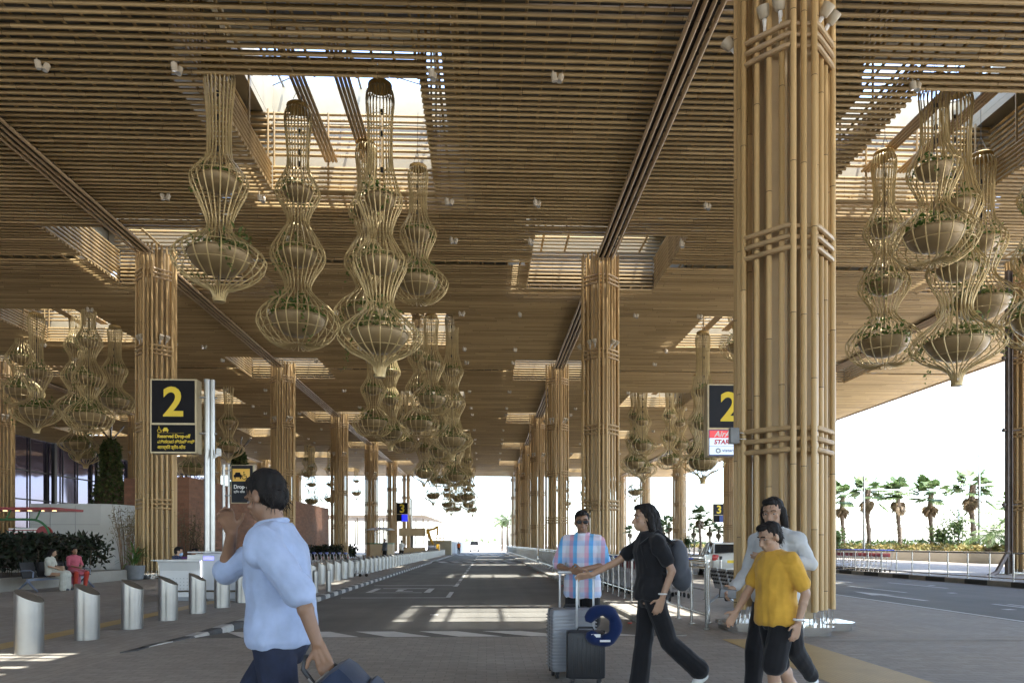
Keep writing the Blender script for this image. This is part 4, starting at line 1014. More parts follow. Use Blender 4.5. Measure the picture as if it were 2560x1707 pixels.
def loft(mb, rings, n=18):
    V = []; Fs = []
    for (c, rx, ry) in rings:
        for j in range(n):
            a = 2*PI*j/n; V.append((c[0]+rx*math.cos(a), c[1]+ry*math.sin(a), c[2]))
    for i in range(len(rings)-1):
        for j in range(n): j2 = (j+1) % n; Fs.append((i*n+j, i*n+j2, (i+1)*n+j2, (i+1)*n+j))
    Fs.append(tuple(reversed(range(n)))); Fs.append(tuple((len(rings)-1)*n+j for j in range(n))); mb.add(V, Fs)
def fuse(mb, name, mat, parent, voxel, wrinkle=0, smooth=3, stretch=(1, 1, .35), seed=0):
    me = mb.mesh(name, mat, smooth=False, fix=True); o = bpy.data.objects.new(name, me); COL.objects.link(o)
    r = o.modifiers.new('r', 'REMESH'); r.mode = 'VOXEL'; r.voxel_size = voxel; r.adaptivity = 0
    s = o.modifiers.new('s', 'SMOOTH'); s.factor = .5; s.iterations = smooth
    m2 = bpy.data.meshes.new_from_object(o.evaluated_get(bpy.context.evaluated_depsgraph_get())); bpy.data.objects.remove(o); bpy.data.meshes.remove(me)
    m2.materials.clear(); m2.materials.append(mat); m2.name = name
    if wrinkle:
        k = len(m2.vertices); co = np.empty(k*3, np.float32); no = np.empty(k*3, np.float32); m2.vertices.foreach_get('co', co); m2.vertex_normals.foreach_get('vector', no)
        co = co.reshape(-1, 3); no = no.reshape(-1, 3); d = np.empty(k)
        for i in range(k):
            p = co[i]; q = Vector((p[0]*stretch[0]*9+seed, p[1]*stretch[1]*9, p[2]*stretch[2]*14+p[0]*4)); w_ = noise.noise(q)
            d[i] = (1-abs(w_)*2.2)*.6+noise.noise(q*2.3)*.4
        co = co+no*(d*wrinkle)[:, None]; m2.vertices.foreach_set('co', co.astype(np.float32).ravel())
    m2.shade_smooth(); m2.update(); return link(name, m2, parent)
STAND = dict(pel=(0, 0, .95), waist=(0, 0, 1.09), chest=(0, 0, 1.28), neck=(0, -.01, 1.47), head=(0, .025, 1.60), shL=(-.168, -.01, 1.395), shR=(.168, -.01, 1.395),
    elL=(-.225, -.03, 1.14), elR=(.225, -.03, 1.14), wrL=(-.235, .05, .90), wrR=(.235, .05, .90), hipL=(-.09, 0, .92), hipR=(.09, 0, .92), knL=(-.10, .03, .50), knR=(.10, .03, .50),
    anL=(-.10, -.02, .09), anR=(.10, -.02, .09), toL=(-.115, .15, .035), toR=(.115, .15, .035))
SIT = dict(pel=(0, 0, .55), waist=(0, -.03, .69), chest=(0, -.02, .89), neck=(0, .0, 1.08), head=(0, .04, 1.21), shL=(-.165, -.01, 1.0), shR=(.165, -.01, 1.0),
    elL=(-.22, .06, .77), elR=(.22, .06, .77), wrL=(-.07, .27, .70), wrR=(.07, .29, .70), hipL=(-.09, .03, .52), hipR=(.09, .03, .52), knL=(-.11, .45, .51), knR=(.11, .45, .51),
    anL=(-.11, .42, .09), anR=(.11, .42, .09), toL=(-.12, .58, .035), toR=(.12, .58, .035))
def person(label, loc, rz, H, pose, skin, group=None, base='stand', female=False, hair='short', headM=None, top=None, sleeve=.55, bottom=None, hem=1.0, belly=0, vox=.007, hands={}, shirt_low=0., skirt=False, shoes='c_black', glasses=False, mask=False, flare=1.0, prefix=None):
    J = {k: Vector(v) for k, v in dict(STAND if base == 'stand' else SIT, **pose).items()}
    root = empty('person', loc, rz, label, 'person', group); root.scale = (H/1.7,)*3
    sw = .88 if female else 1.0
    HM = (headM or Matrix.Identity(3)); hc = J['head']; hp = lambda x, y, z: hc+HM @ Vector((x, y, z))
    b = MB()
    def torso(mb, e=0., top_=True, low=-.10):
        p, w, c, nk = J['pel'], J['waist'], J['chest'], J['neck']; up = (c-w).normalized()
        rg = [(p+Vector((0, 0, low)), .14+e*1.5, .10+e*1.4), (p+Vector((0, 0, low+.03)), .158+e*1.5, .112+e*1.4), (p+Vector((0, 0, .04)), .158+e*1.2, .112+e*1.2+belly*.4), (w, (.125 if female else .14)+e, .094+e+belly),
              (c-(c-w)*.42, .148*sw+e, .105+e+belly*.5), (c+(nk-c)*.1, .165*sw+e, (.125 if female else .115)+e), (c+(nk-c)*.5, .158*sw+e, .10+e), (c+(nk-c)*.80, .105*sw+e, .075+e), (nk+Vector((0, .0, .005)), .058+e*.8, .058+e*.8)]
        if not top_: rg = rg[:4]
        loft(mb, rg)
        if top_:
            for s in 'LR': mb.cap(c+(nk-c)*.78, J['sh'+s]-Vector((0, 0, .012)), .046+e, .046+e); mb.cap(c+(nk-c)*.3, J['sh'+s]-Vector((0, 0, .05)), .07+e*.8, .05+e*.8)
    torso(b)
    b.cap(J['neck']-Vector((0, 0, .04)), hp(0, -.015, -.04), .056, .052)
    # head
    b.ell(hp(0, -.012, .035), (.074, .094, .088), 18, 12, HM); b.ell(hp(0, .022, -.035), (.058, .066, .078), 16, 10, HM); b.ell(hp(0, .058, -.085), (.026, .022, .022), 10, 7, HM)
    b.cap(hp(0, .082, .005), hp(0, .104, -.033), .009, .014, 8); b.ell(hp(0, .09, -.04), (.019, .013, .009), 8, 6, HM)
    for s in (-1, 1):
        b.cap(hp(s*.012, .082, .03), hp(s*.048, .072, .03), .010, .008, 8); b.ell(hp(s*.04, .06, -.02), (.022, .02, .018), 8, 6, HM)
        b.ell(hp(s*.075, -.012, -.005), (.011, .02, .032), 8, 7, HM)
    b.cap(hp(-.018, .083, -.062), hp(.018, .083, -.062), .0085, .0085, 8); b.cap(hp(-.014, .08, -.073), hp(.014, .08, -.073), .0085, .0085, 8)
    for s in 'LR':
        b.chain([J['sh'+s], J['el'+s], J['wr'+s]], [.050*sw, .038*sw, .026], 12); b.ell((J['el'+s]*.68+J['wr'+s]*.32), (.038*sw,)*3)
        b.chain([J['hip'+s], J['kn'+s], J['an'+s]], [.082, .054, .036], 12); sh_ = J['kn'+s]*.7+J['an'+s]*.3-Vector((0, .012, 0)); b.ell(sh_, (.05, .05, .09))
        t = J['to'+s]-J['an'+s]; b.cap(J['an'+s]-Vector((0, .03, .045)), J['to'+s], .034, .028)
        # hand with five fingers
        h = dict(curl=.35, d=(J['wr'+s]-J['el'+s]).normalized(), th=Vector((0, 1, 0)) if base == 'stand' else Vector((1 if s == 'L' else -1, 0, .3)), flip=1)
        h.update(hands.get(s, {})); d = Vector(h['d']).normalized(); th = Vector(h['th']); th = (th-d*th.dot(d)).normalized(); pn = d.cross(th)*(1 if s == 'R' else -1)*h['flip']; w = J['wr'+s]
        for q in (-.026, 0, .024): b.cap(w+d*.012+th*q*.6, w+d*.082+th*q, .017, .0135, 8)
        for q, L, st in ((.031, .072, .086), (.010, .082, .092), (-.012, .076, .089), (-.033, .058, .080)):
            p = w+d*st+th*q; dv = d.copy(); rr = .0093
            for kk, f in enumerate((.46, .31, .23)):
                p2 = p+dv*L*f; b.cap(p, p2, rr, rr*.9, 8); p = p2; rr *= .92
                dv = Matrix.Rotation(h['curl']*(1.0+.25*kk)*(1 if s == 'R' else -1)*h['flip'], 3, th) @ dv
        p = w+d*.03+th*.028; dv = (d*.6+th*.75+pn*.1).normalized(); b.cap(p-dv*.012, p+dv*.042, .0135, .011, 8); b.cap(p+dv*.042, p+dv*.042+(dv+d*.7).normalized()*.03, .0108, .0088, 8)
    fuse(b, 'body', skin, root, vox, smooth=2)
    # eyes
    if vox < .012:
        for s in (-1, 1):
            e = MB(); e.ell(hp(s*.031, .0725, .006), (.0115, .0075, .006), 12, 8, HM); o = e.build('eye', M['eyew'], root); i = MB(); i.ell(hp(s*.031, .0775, .006), (.0055, .0035, .0055), 10, 6, HM); i.build('iris', M['hair'], o)
            g = MB(); g.tube([hp(s*.012, .091, .030), hp(s*.030, .090, .036), hp(s*.050, .078, .030)], .003 if female else .0042, 6); g.build('eyebrow', M['hair'], root)
    # hair
    hb = MB(); hb.ell(hp(0, -.024, .048), (.079, .090, .085), 18, 12, HM); hb.ell(hp(0, -.05, .0), (.072, .062, .078), 16, 10, HM); hb.ell(hp(.012, .034, .095), (.056, .05, .028), 12, 8, HM)
    if hair == 'long':
        hb.chain([hp(0, -.06, .02), hp(0, -.085, -.09), hp(0, -.10, -.21), hp(0, -.12, -.30)], [.075, .070, .066, .035], 14)
        for s in (-1, 1): hb.chain([hp(s*.06, -.02, .03), hp(s*.075, -.04, -.08), hp(s*.07, -.07, -.20)], [.035, .032, .026])
    if hair == 'bun': hb.ell(hp(0, -.125, .0), (.045, .045, .045)); hb.ell(hp(0, -.06, -.045), (.058, .05, .05))
    if hair == 'tied': hb.chain([hp(.0, -.08, .0), hp(.03, -.12, -.08), hp(.04, -.12, -.2)], [.05, .04, .025])
    ho = fuse(hb, 'hair', M['hair'], root, max(vox, .007), .009, 1, (3, 3, .6))
    if vox < .012:                                                  # loose strands break up the outline
        hv = ho.data.vertices; idx = NR.choice(len(hv), min(len(hv), 900 if hair == 'long' else 620), replace=False); HP = np.array([hv[int(i)].co for i in idx]); HN = np.array([hv[int(i)].normal for i in idx])
        V, Fq = leaf_cloud(HP-HN*.004, .034, .10, 1.6, NR, HN*.15+np.array([0, -.6, -1.])); soup('strands', V, Fq, M['hair'], ho)
    # top
    if top:
        tb = MB(); torso(tb, .028, low=-.06-shirt_low)
        for s in 'LR':
            if sleeve <= 1: tb.cap(J['sh'+s], J['sh'+s].lerp(J['el'+s], sleeve), .060*sw+.008, .058*sw+.008, 12)
            else: tb.chain([J['sh'+s], J['el'+s], J['el'+s].lerp(J['wr'+s], sleeve-1)], [.064*sw, .052*sw, .040], 12)
        if shirt_low > .1:
            for s in 'LR': tb.cap(J['hip'+s], J['hip'+s].lerp(J['kn'+s], min(.95, shirt_low*2.2)), .115, .105, 12)
            if base != 'stand': tb.ell((J['hipL']+J['knR'])/2+Vector((0, 0, -.01)), (.19, .26, .09))
        fuse(tb, prefix or ('shirt' if not skirt else 'blouse'), top, root, max(vox, .008), .013 if vox < .012 else .005, 2, seed=loc[0])
        cl = MB(); cl.tube([J['neck']+Vector((.066*math.cos(a), .064*math.sin(a)+.008, .012+.012*math.sin(a+PI))) for a in np.linspace(0, 2*PI, 17)[:-1]], .013, 8, closed=True); cl.build('collar', top, root)
    if bottom:
        bb_ = MB(); p = J['pel']; loft(bb_, [(p+Vector((0, 0, -.13)), .10, .085), (p+Vector((0, 0, -.06)), .164, .119), (p+Vector((0, 0, .05)), .160, .115+belly*.4)])
        if skirt:
            if base == 'stand': loft(bb_, [(Vector((0, 0, .12)), .26, .24), (p+Vector((0, 0, -.1)), .17, .13)])
            else:
                bb_.cap(p+Vector((0, .05, -.01)), (J['knL']+J['knR'])/2+Vector((0, .02, -.01)), .15, .15)
                for s in 'LR': bb_.chain([J['kn'+s], J['an'+s]+Vector((0, .02, .0))], [.105, .125])
                bb_.chain([(J['knL']+J['knR'])/2, (J['anL']+J['anR'])/2+Vector((0, .03, .0))], [.12, .15])
        else:
            for s in 'LR':
                hk, ka = J['hip'+s], J['kn'+s]
                if hem <= 0: bb_.cap(hk, hk.lerp(ka, 1+hem), .094, .096, 12)
                else: bb_.chain([hk, ka, ka.lerp(J['an'+s], hem*.97)], [.093, .076, .058*flare], 12)
        fuse(bb_, 'skirt' if skirt else ('shorts' if hem <= 0 else 'trousers'), bottom, root, max(vox, .008), .007 if vox < .012 else .005, 2, seed=loc[1])
    if hem > 0 or shoes:
        for s in 'LR':
            f = MB(); a, t = J['an'+s], J['to'+s]; f.cap(a-Vector((0, .035, .05)), a.lerp(t, .5)+Vector((0, 0, -.012)), .041, .043); f.cap(a.lerp(t, .5)+Vector((0, 0, -.012)), t+Vector((0, .015, .0)), .043, .034)
            fuse(f, 'shoe', M[shoes], root, max(vox, .010), 0, 3)
    if glasses:
        g = MB()
        for s in (-1, 1): g.ell(hp(s*.034, .086, .006), (.028, .010, .020), 12, 8, HM); g.cyl(hp(s*.06, .07, .012), hp(s*.078, -.01, .01), .004, 6)
        g.cyl(hp(-.01, .094, .01), hp(.01, .094, .01), .004, 6); g.build('glasses', M['black'], root)
    if mask:
        g = MB(); g.ell(hp(0, .05, -.06), (.060, .060, .055), 14, 10, HM); g.build('face_mask', M['c_mask'], root)
    return root, J
def rotz(a): return Matrix.Rotation(R(a), 3, 'Z')
def rotx(a): return Matrix.Rotation(R(a), 3, 'X')
# man in blue shirt striding left, hand raised to his face, bag trailing behind
YM = 3.42; XM = at(704, YM)
man, J = person('man in light blue shirt and navy trousers striding left, one hand at his face', (XM, YM, 0), R(85), 1.735,
    dict(chest=(0, .02, 1.28), neck=(0, .035, 1.46), head=(0, .075, 1.585), shL=(-.18, .02, 1.385), shR=(.18, .05, 1.385), elR=(.21, .36, 1.24), wrR=(.10, .28, 1.43), elL=(-.235, -.17, 1.16), wrL=(-.25, -.25, .95),
         hipL=(-.09, 0, .92), knL=(-.10, -.06, .51), anL=(-.1, -.36, .20), toL=(-.1, -.27, .06), knR=(.10, .26, .53), anR=(.10, .32, .10), toR=(.11, .48, .06)),
    M['skin1'], headM=rotz(-22) @ rotx(-20), top=M['c_blue'], sleeve=.98, bottom=M['navy'], belly=.03, hands={'R': dict(d=(-.5, .0, .6), th=(0, -.6, .4), curl=.5), 'L': dict(curl=.75, th=(0, 1, 0))}, shirt_low=-.02)
# trolley bag he pulls
bag = empty('cabin_bag', (XM+.64, YM-.28, .38), 0, 'dark blue soft travel bag swung behind the man in blue shirt', 'bag')
tilt = Matrix.Rotation(R(-42), 3, 'Y')
T = lambda x, y, z: tuple(tilt @ Vector((x, y, z))+Vector((0, 0, .05)))
M['c_bag'] = cloth('bag_navy', (.022, .032, .06), 10, .3)
b = MB(); b.rbox((0, 0, .33), (.27, .36, .66), .07); b.v = [T(*v) for v in b.v]; b.build('body', M['c_bag'], bag)
b = MB(); b.rbox((.14, 0, .30), (.06, .3, .36), .025); b.v = [T(*v) for v in b.v]; b.build('pocket', M['c_bag'], bag)
b = MB()
b.tube([T(-.08, 0, .64), T(-.07, .01, .76), T(-.02, .02, .80), T(.04, .01, .75), T(.07, 0, .64)], .014, 8); b.build('handle', M['black'], bag)
b = MB(); b.tube([T(-.02, -.202, .7), T(-.02, -.202, .15)], .006, 6); b.tube([T(-.08, -.203, .66), T(.08, -.203, .66)], .005, 6); b.tube([T(-.1, -.2, .58), T(.1, -.205, .5)], .006, 6); b.build('zip', M['steel'], bag)
bag.scale = (.84,)*3
# man in checked shirt with two suitcases
YP = 7.9; XP = at(1456, YP)
person('man in pale blue checked shirt and sunglasses standing behind two suitcases', (XP, YP, 0), R(165), 1.745,
    dict(elL=(-.26, .03, 1.14), wrL=(-.02, .22, 1.10), elR=(.26, .05, 1.14), wrR=(.10, .28, 1.09), head=(0, .03, 1.60)), M['skin1'], headM=rotz(10) @ rotx(-4), top=M['c_plaid'], sleeve=.92, bottom=M['c_black'], hem=-.1, belly=.035, glasses=True, shirt_low=.10,
    hands={'L': dict(d=(.9, .35, -.1), th=(0, .3, 1), curl=.6), 'R': dict(d=(-.9, .35, -.1), th=(0, .3, 1), curl=.6)})
def suitcase(label, x, y, w, h, d, mat, rz, hz, ribs, hmat='steel'):
    o = empty('suitcase', (x, y, 0), rz, label, 'suitcase'); b = MB(); b.rbox((0, 0, .07+h/2), (w, d, h), .045); b.build('shell', M[mat], o)
    r = MB()
    if ribs == 'h':
        for i in range(int(h/.035)-2): r.rbox((0, 0, .13+i*.035), (w+.012, d+.012, .012), .004)
    else:
        for i in range(7): r.rbox((-w/2+.06+i*(w-.12)/6, 0, .07+h/2), (.016, d+.014, h-.12), .005)
    r.build('ribs', M[mat], o)
    z = MB(); z.rbox((0, 0, .07+h/2), (.012, d*.2, h+.006), .003); z.rbox((0, d*.02, .07+h/2), (w+.006, .012, h+.006), .003); z.build('zip', M['black'], o)
    g = MB()
    for s in (-1, 1): g.rbox((s*w*.22, d*.3, .07+h+(hz-h)/2-.04), (.022, .014, hz-h-.07), .004)
    g.rbox((0, d*.3, hz), (w*.44+.05, .03, .035), .012); g.build('handle', M[hmat], o); t = MB(); t.tube([(-.08, 0, h+.07), (-.07, 0, h+.1), (.07, 0, h+.1), (.08, 0, h+.07)], .011, 8); t.build('grip', M['black'], o)
    for sx in (-1, 1):
        for sy in (-1, 1): q = MB(); q.cyl((sx*(w/2-.06)-.012, sy*(d/2-.05), .033), (sx*(w/2-.06)+.012, sy*(d/2-.05), .033), .032, 12); q.box((sx*(w/2-.06), sy*(d/2-.05), .065), (.04, .05, .03)); q.build('wheel', M['black'], o)
    return o
M['case_grey'] = plain('case_grey', (.23, .24, .26), .35, .1, vs=4, var=.08); M['case_black'] = plain('case_black', (.016, .017, .02), .45, vs=4, var=.2); M['hgrey'] = plain('handle_grey', (.45, .46, .47), .35, .5)
suitcase('large grey hard suitcase with horizontal ribs in front of the checked shirt man', at(1428, 7.55), 7.55, .47, .66, .28, 'case_grey', R(8), 1.1, 'h', 'hgrey')
suitcase('smaller black suitcase with tall pale handle standing in front of the grey one', at(1464, 7.12), 7.12, .38, .47, .24, 'case_black', R(-4), 1.07, 'v', 'hgrey')
# travel pillow hung on the black case
np_ = empty('travel_pillow', (at(1505, 6.93), 6.93, .50), 0, 'dark blue neck pillow hanging on the black suitcase', 'pillow')
b = MB(); b.tube([(.135*math.cos(a), .012*math.sin(3*a), .11+.15*math.sin(a)) for a in np.linspace(3.5, 9.2, 26)], [.03]+[.060+.006*math.sin(i*1.3) for i in range(24)]+[.03], 14); M['c_pil'] = cloth('pillow_blue', (.009, .022, .085)); b.build('cushion', M['c_pil'], np_)
b = MB(); b.box((-.07, -.062, .02), (.09, .01, .03)); b.box((.02, -.066, -.03), (.10, .01, .02)); b.build('tag', M['lettw'], np_, smooth=False)
# woman in black reaching for the suitcase
YW = 6.3; XW = at(1628, YW)
wom, J = person('woman in black with long dark hair and backpack striding left, arm stretched forward', (XW, YW, 0), R(90), 1.745,
    dict(neck=(0, .02, 1.46), head=(0, .06, 1.585), elR=(.16, .27, 1.21), wrR=(.10, .50, 1.10), shR=(.16, .03, 1.385), elL=(-.20, -.13, 1.14), wrL=(-.19, -.05, .92), shL=(-.165, -.02, 1.385),
         hipL=(-.09, 0, .92), knL=(-.085, -.13, .53), anL=(-.08, -.40, .29), toL=(-.08, -.36, .13), knR=(.07, .05, .5), anR=(.07, .10, .09), toR=(.075, .27, .035)),
    M['skin2'], female=True, hair='long', headM=rotz(6), top=M['c_black'], sleeve=.62, bottom=M['c_black'], flare=1.5, hands={'R': dict(d=(-.1, .95, -.15), th=(-.6, 0, .8), curl=.55), 'L': dict(curl=.45)}, shoes='c_white')
b = MB(); b.ell((0, -.23, 1.20), (.14, .085, .20), 16, 12); b.ell((0, -.27, 1.08), (.125, .075, .12)); fuse(b, 'backpack', M['c_slate'], wom, .012, .012, 3)
for s in (-1, 1): b = MB(); b.tube([(s*.11, -.17, 1.36), (s*.115, -.03, 1.475), (s*.12, .115, 1.36), (s*.13, .06, 1.18), (s*.13, -.16, 1.06)], .018, 8); b.build('strap', M['c_black'], wom)
b = MB(); b.tube([Vector(J['wrL'])+Vector((.033*math.cos(a), .033*math.sin(a), .03)) for a in np.linspace(0, 6.28, 15)[:-1]], .008, 6, closed=True); b.build('bracelet', M['lettw'], wom)
# woman in grey top hugging a boy
YG = 5.85; XG = at(1940, YG)
gr, J = person('woman in grey knit top with one arm round the boy beside her', (XG, YG, 0), R(128), 1.76,
    dict(neck=(0, .02, 1.465), head=(0, .05, 1.595), shR=(.17, .0, 1.385), elL=(-.30, .02, 1.20), wrL=(-.12, .25, 1.24), shL=(-.18, .01, 1.39), elR=(.22, .06, 1.13), wrR=(.20, .30, 1.0),
         knL=(-.10, -.10, .52), anL=(-.1, -.38, .27), toL=(-.1, -.36, .12), knR=(.09, .16, .51), anR=(.09, .20, .09), toR=(.1, .36, .04)),
    M['skin2'], female=True, hair='long', headM=rotz(14) @ rotx(-8), top=M['c_grey'], sleeve=1.85, bottom=M['c_black'], hands={'L': dict(d=(.75, .5, .1), th=(0, .3, 1), curl=.3), 'R': dict(curl=.7, th=(0, .2, 1))}, shoes='c_white')
b = MB(); b.ell((0, -.21, 1.02), (.13, .07, .17)); fuse(b, 'backpack', M['c_slate'], gr, .012, .012, 3)
ph = empty('smartphone', (0, 0, 0)); b = MB(); b.rbox((0, 0, 0), (.15, .012, .075), .004); b.build('case', M['black'], ph); b = MB(); b.rbox((0, -.007, 0), (.14, .003, .066), .001); b.build('screen', M['greyp'], ph)
hr = Matrix.Translation((XG, YG, 0)) @ Matrix.Rotation(R(128), 4, 'Z') @ Matrix.Scale(1.76/1.7, 4) @ Vector((.19, .385, .965)); ph.location = hr; ph.rotation_euler = (0, R(6), R(10)); tag(ph, 'dark smartphone held low by the woman in grey', 'phone')
YB = 5.35; XB_ = at(1940, YB)
boy, J = person('boy in yellow T-shirt and black shorts walking left beside the woman in grey', (XB_, YB, 0), R(105), 1.565,
    dict(neck=(0, .02, 1.45), head=(0, .06, 1.575), elL=(-.235, -.10, 1.13), wrL=(-.235, -.03, .90), elR=(.22, .10, 1.14), wrR=(.2, .24, .96), knL=(-.1, .10, .52), anL=(-.1, .08, .1), toL=(-.11, .24, .04), knR=(.1, -.10, .5), anR=(.1, -.34, .22), toR=(.1, -.28, .08)),
    M['skin2'], headM=rotx(-18), top=M['c_yel'], sleeve=.72, bottom=M['c_black'], hem=-.08, shirt_low=.03, shoes='c_white', belly=.03, hands={'L': dict(curl=.5)})
b = MB(); lw = Vector(J['wrL']); b.tube([lw+Vector((.035*math.cos(a), .035*math.sin(a), .025)) for a in np.linspace(0, 6.28, 15)[:-1]], .009, 6, closed=True); b.build('wristband', M['lettw'], boy)
# seated women on the bench
BX0, BY0, BRZ = -13.0, 23.3, -100
for c in [o for o in COL.objects if o.get('label', '').startswith('blue-grey bench')]: c.location = (BX0, BY0, 0); c.rotation_euler = (0, 0, R(BRZ))
def on_bench(i, dy=.02): v = rotz(BRZ) @ Vector((i*.58, dy, -.06)); return (BX0+v.x, BY0+v.y, 0)
person('seated woman in pale cream dress looking sideways, nearer one on the bench', on_bench(2.0), R(BRZ+14), 1.62, dict(head=(0, .07, 1.2)), M['skin2'], base='sit', female=True, hair='long', headM=rotz(12) @ rotx(-8), top=M['c_cream'], sleeve=.7, bottom=M['c_cream'], skirt=True, vox=.012, shoes='c_slate')
person('seated woman in pink kurta and red trousers, farther one on the bench', on_bench(.35), R(BRZ-22), 1.66, dict(knL=(-.16, .44, .51), anL=(-.15, .36, .09), toL=(-.17, .5, .035), knR=(.17, .43, .51), anR=(.2, .44, .09), toR=(.23, .58, .035)), M['skin1'], base='sit', female=True, hair='bun', headM=rotz(-12), top=M['c_pink'], sleeve=1.3, bottom=M['c_red'], hem=1, vox=.012, shirt_low=.34, belly=.04, shoes='skin1', prefix='kurta')
hb_ = empty('handbag', tuple(Vector(on_bench(2.0))+rotz(BRZ+14) @ Vector((.02, .30, .56)))); tag(hb_, 'small tan handbag in the lap of the woman in cream', 'handbag')
b = MB(); b.rbox((0, 0, .1), (.2, .1, .17), .03); b.build('pouch', plain('bag_tan', (.36, .24, .15), .6), hb_); b = MB(); b.tube([(-.08, 0, .18), (-.06, 0, .26), (.06, 0, .26), (.08, 0, .18)], .008, 6); b.build('handle', M['c_slate'], hb_)
# desk staff
person('seated desk attendant in navy blazer with blue face mask, left behind the white desk', (dx0+.12, dy0+.98, 0), R(-70), 1.70, dict(elL=(-.2, .12, .80), wrL=(-.06, .24, 1.0)), M['skin2'], base='sit', headM=rotz(-5) @ rotx(-6), top=M['c_suit'], sleeve=1.9, bottom=M['navy'], vox=.011, mask=True)
person('seated desk attendant in navy blazer with dark hair tied back, behind the tall grey block', (at(490, 20.2), 20.2, -.02), R(150), 1.66, {}, M['skin1'], base='sit', female=True, hair='bun', headM=rotz(12), top=M['c_suit'], sleeve=1.9, bottom=M['navy'], vox=.011)
# distant people
x, y = G(962, 1408); person('distant person in dark clothes and pale cap standing by the bollards', (x, y, 0), R(140), 1.78, dict(elL=(-.24, .08, 1.14), wrL=(-.05, .22, 1.1)), M['skin1'], top=M['c_slate'], sleeve=1.8, bottom=M['c_black'], vox=.02)
x, y = at(1004, 60), 60; person('distant person in white shirt seen from behind at the tan kiosk', (x, y, 0), R(15), 1.72, dict(wrR=(.1, -.12, .95), wrL=(-.1, -.12, .95)), M['skin1'], top=M['c_white'], sleeve=.8, bottom=M['c_black'], vox=.02)
x, y = at(1147, 104), 104; person('far worker in orange vest standing at the end of the left pavement', (x, y, 0), R(180), 1.74, {}, M['skin3'], top=M['c_or'], sleeve=.5, bottom=M['c_black'], vox=.025)
# ------------------------------------------------------------------ terminal front and left side
M['tglass'], nt, b = newmat('terminal_glass'); setin(b, Roughness=.06, Metallic=.75); b.inputs['Base Color'].default_value = (.17, .155, .235, 1)
wv = noisen(nt, coords(nt, 'Object', (1, .35, .25)), .5, 2); bumpn(nt, b, wv, .25, .25)
M['mull'] = plain('mullion_dark', (.03, .028, .028), .5, .3); M['brickr'] = pavermat('brick_red', (.20, .098, .062), (.27, .135, .085), (.16, .12, .09), .5, .16)
nt = M['brickr'].node_tree
for n_ in nt.nodes:                                                   # bricks on upright walls: use (x+y, z)
    if n_.type == 'MAPPING':
        tc = nt.nodes.new('ShaderNodeTexCoord'); sp2 = nt.nodes.new('ShaderNodeSeparateXYZ'); cb = nt.nodes.new('ShaderNodeCombineXYZ'); nt.links.new(tc.outputs['Object'], sp2.inputs[0])
        nt.links.new(mathn(nt, 'ADD', sp2.outputs[0], sp2.outputs[1]), cb.inputs[0]); nt.links.new(sp2.outputs[2], cb.inputs[1]); nt.links.new(cb.outputs[0], n_.inputs[0])
tb_ = empty('terminal_building', (FAC-.2, 85, 0), 0, 'terminal building with tall dark reflective glass front under the canopy', 'building')
b = MB(); b.box((-10, -22, 6.8), (19.8, 150, 13.6)); b.build('glass_wall', M['tglass'], tb_, smooth=False)
b = MB()
for y in np.arange(-96, 53, 3.1): b.box((.06, y, 6.7), (.14, .09, 13.2))
for z in (3.2, 6.4, 9.6): b.box((.03, -22, z), (.1, 149, .12))
b.build('mullion', M['mull'], tb_, smooth=False)
b = MB()
for y in np.arange(-92, 50, 9.3): b.box((.35, y, 6.6), (.4, .5, 13.2))
b.build('pilaster', M['mull'], tb_, smooth=False)
# dark hedge in its pale planter
M['dark1'] = leafmat('croton_leaves', (.010, .016, .010), (.024, .036, .016), (.045, .028, .024), .12)
def hedge(name, x0, x1, y0, y1, z0, z1, n, size, mat, label, cat='hedge', asp=.45, stems=True):
    o = empty(name, ((x0+x1)/2, (y0+y1)/2, 0), 0, label, cat); q = NR.rand(n, 3); P = np.empty((n, 3))
    P[:, 0] = (q[:, 0]-.5)*(x1-x0); P[:, 1] = (q[:, 1]-.5)*(y1-y0)
    top = z1+.22*(z1-z0)*(np.sin(P[:, 1]*2.3+P[:, 0])+.8*np.sin(P[:, 1]*5.1+1.3*P[:, 0]))*.5
    P[:, 2] = z0+(top-z0)*q[:, 2]**.65
    V, Fq = leaf_cloud(P, size, asp, -.15); soup('foliage', V, Fq, mat, o)
    if stems:
        b = MB(); k = int((x1-x0)*(y1-y0)*2.2)
        for _ in range(k):
            x, y = (random.random()-.5)*(x1-x0), (random.random()-.5)*(y1-y0); b.tube([(x, y, z0-.35), (x+random.uniform(-.12, .12), y+random.uniform(-.12, .12), z0+(z1-z0)*.6)], .014, 5)
        b.build('stem', M['stem'], o)
    return o
M['stem'] = plain('stem_brown', (.10, .07, .045), .8)
b = MB(); b.box((-14.28, 21.5, .2), (.26, 15, .4)); b.box((-18.8, 14.1, .2), (8.8, .26, .4)); b.box((-18.8, 28.9, .2), (8.8, .26, .4)); pl = tag(b.build('planter_wall', M['kconc'], smooth=False), 'low pale planter wall in front of the dark hedge', 'planter')
b = MB(); b.quad((-23, 14.2, .3), (-14.4, 14.2, .3), (-14.4, 28.8, .3), (-23, 28.8, .3)); tag(b.build('soil', plain('soil', (.09, .065, .045), .95, vs=3, bump=.5), smooth=False), kind='structure')
hedge('hedge', -17.6, -14.55, 14.6, 28.5, .55, 1.62, 15000, .21, M['dark1'], 'dark leafy hedge in the pale planter behind the bench')
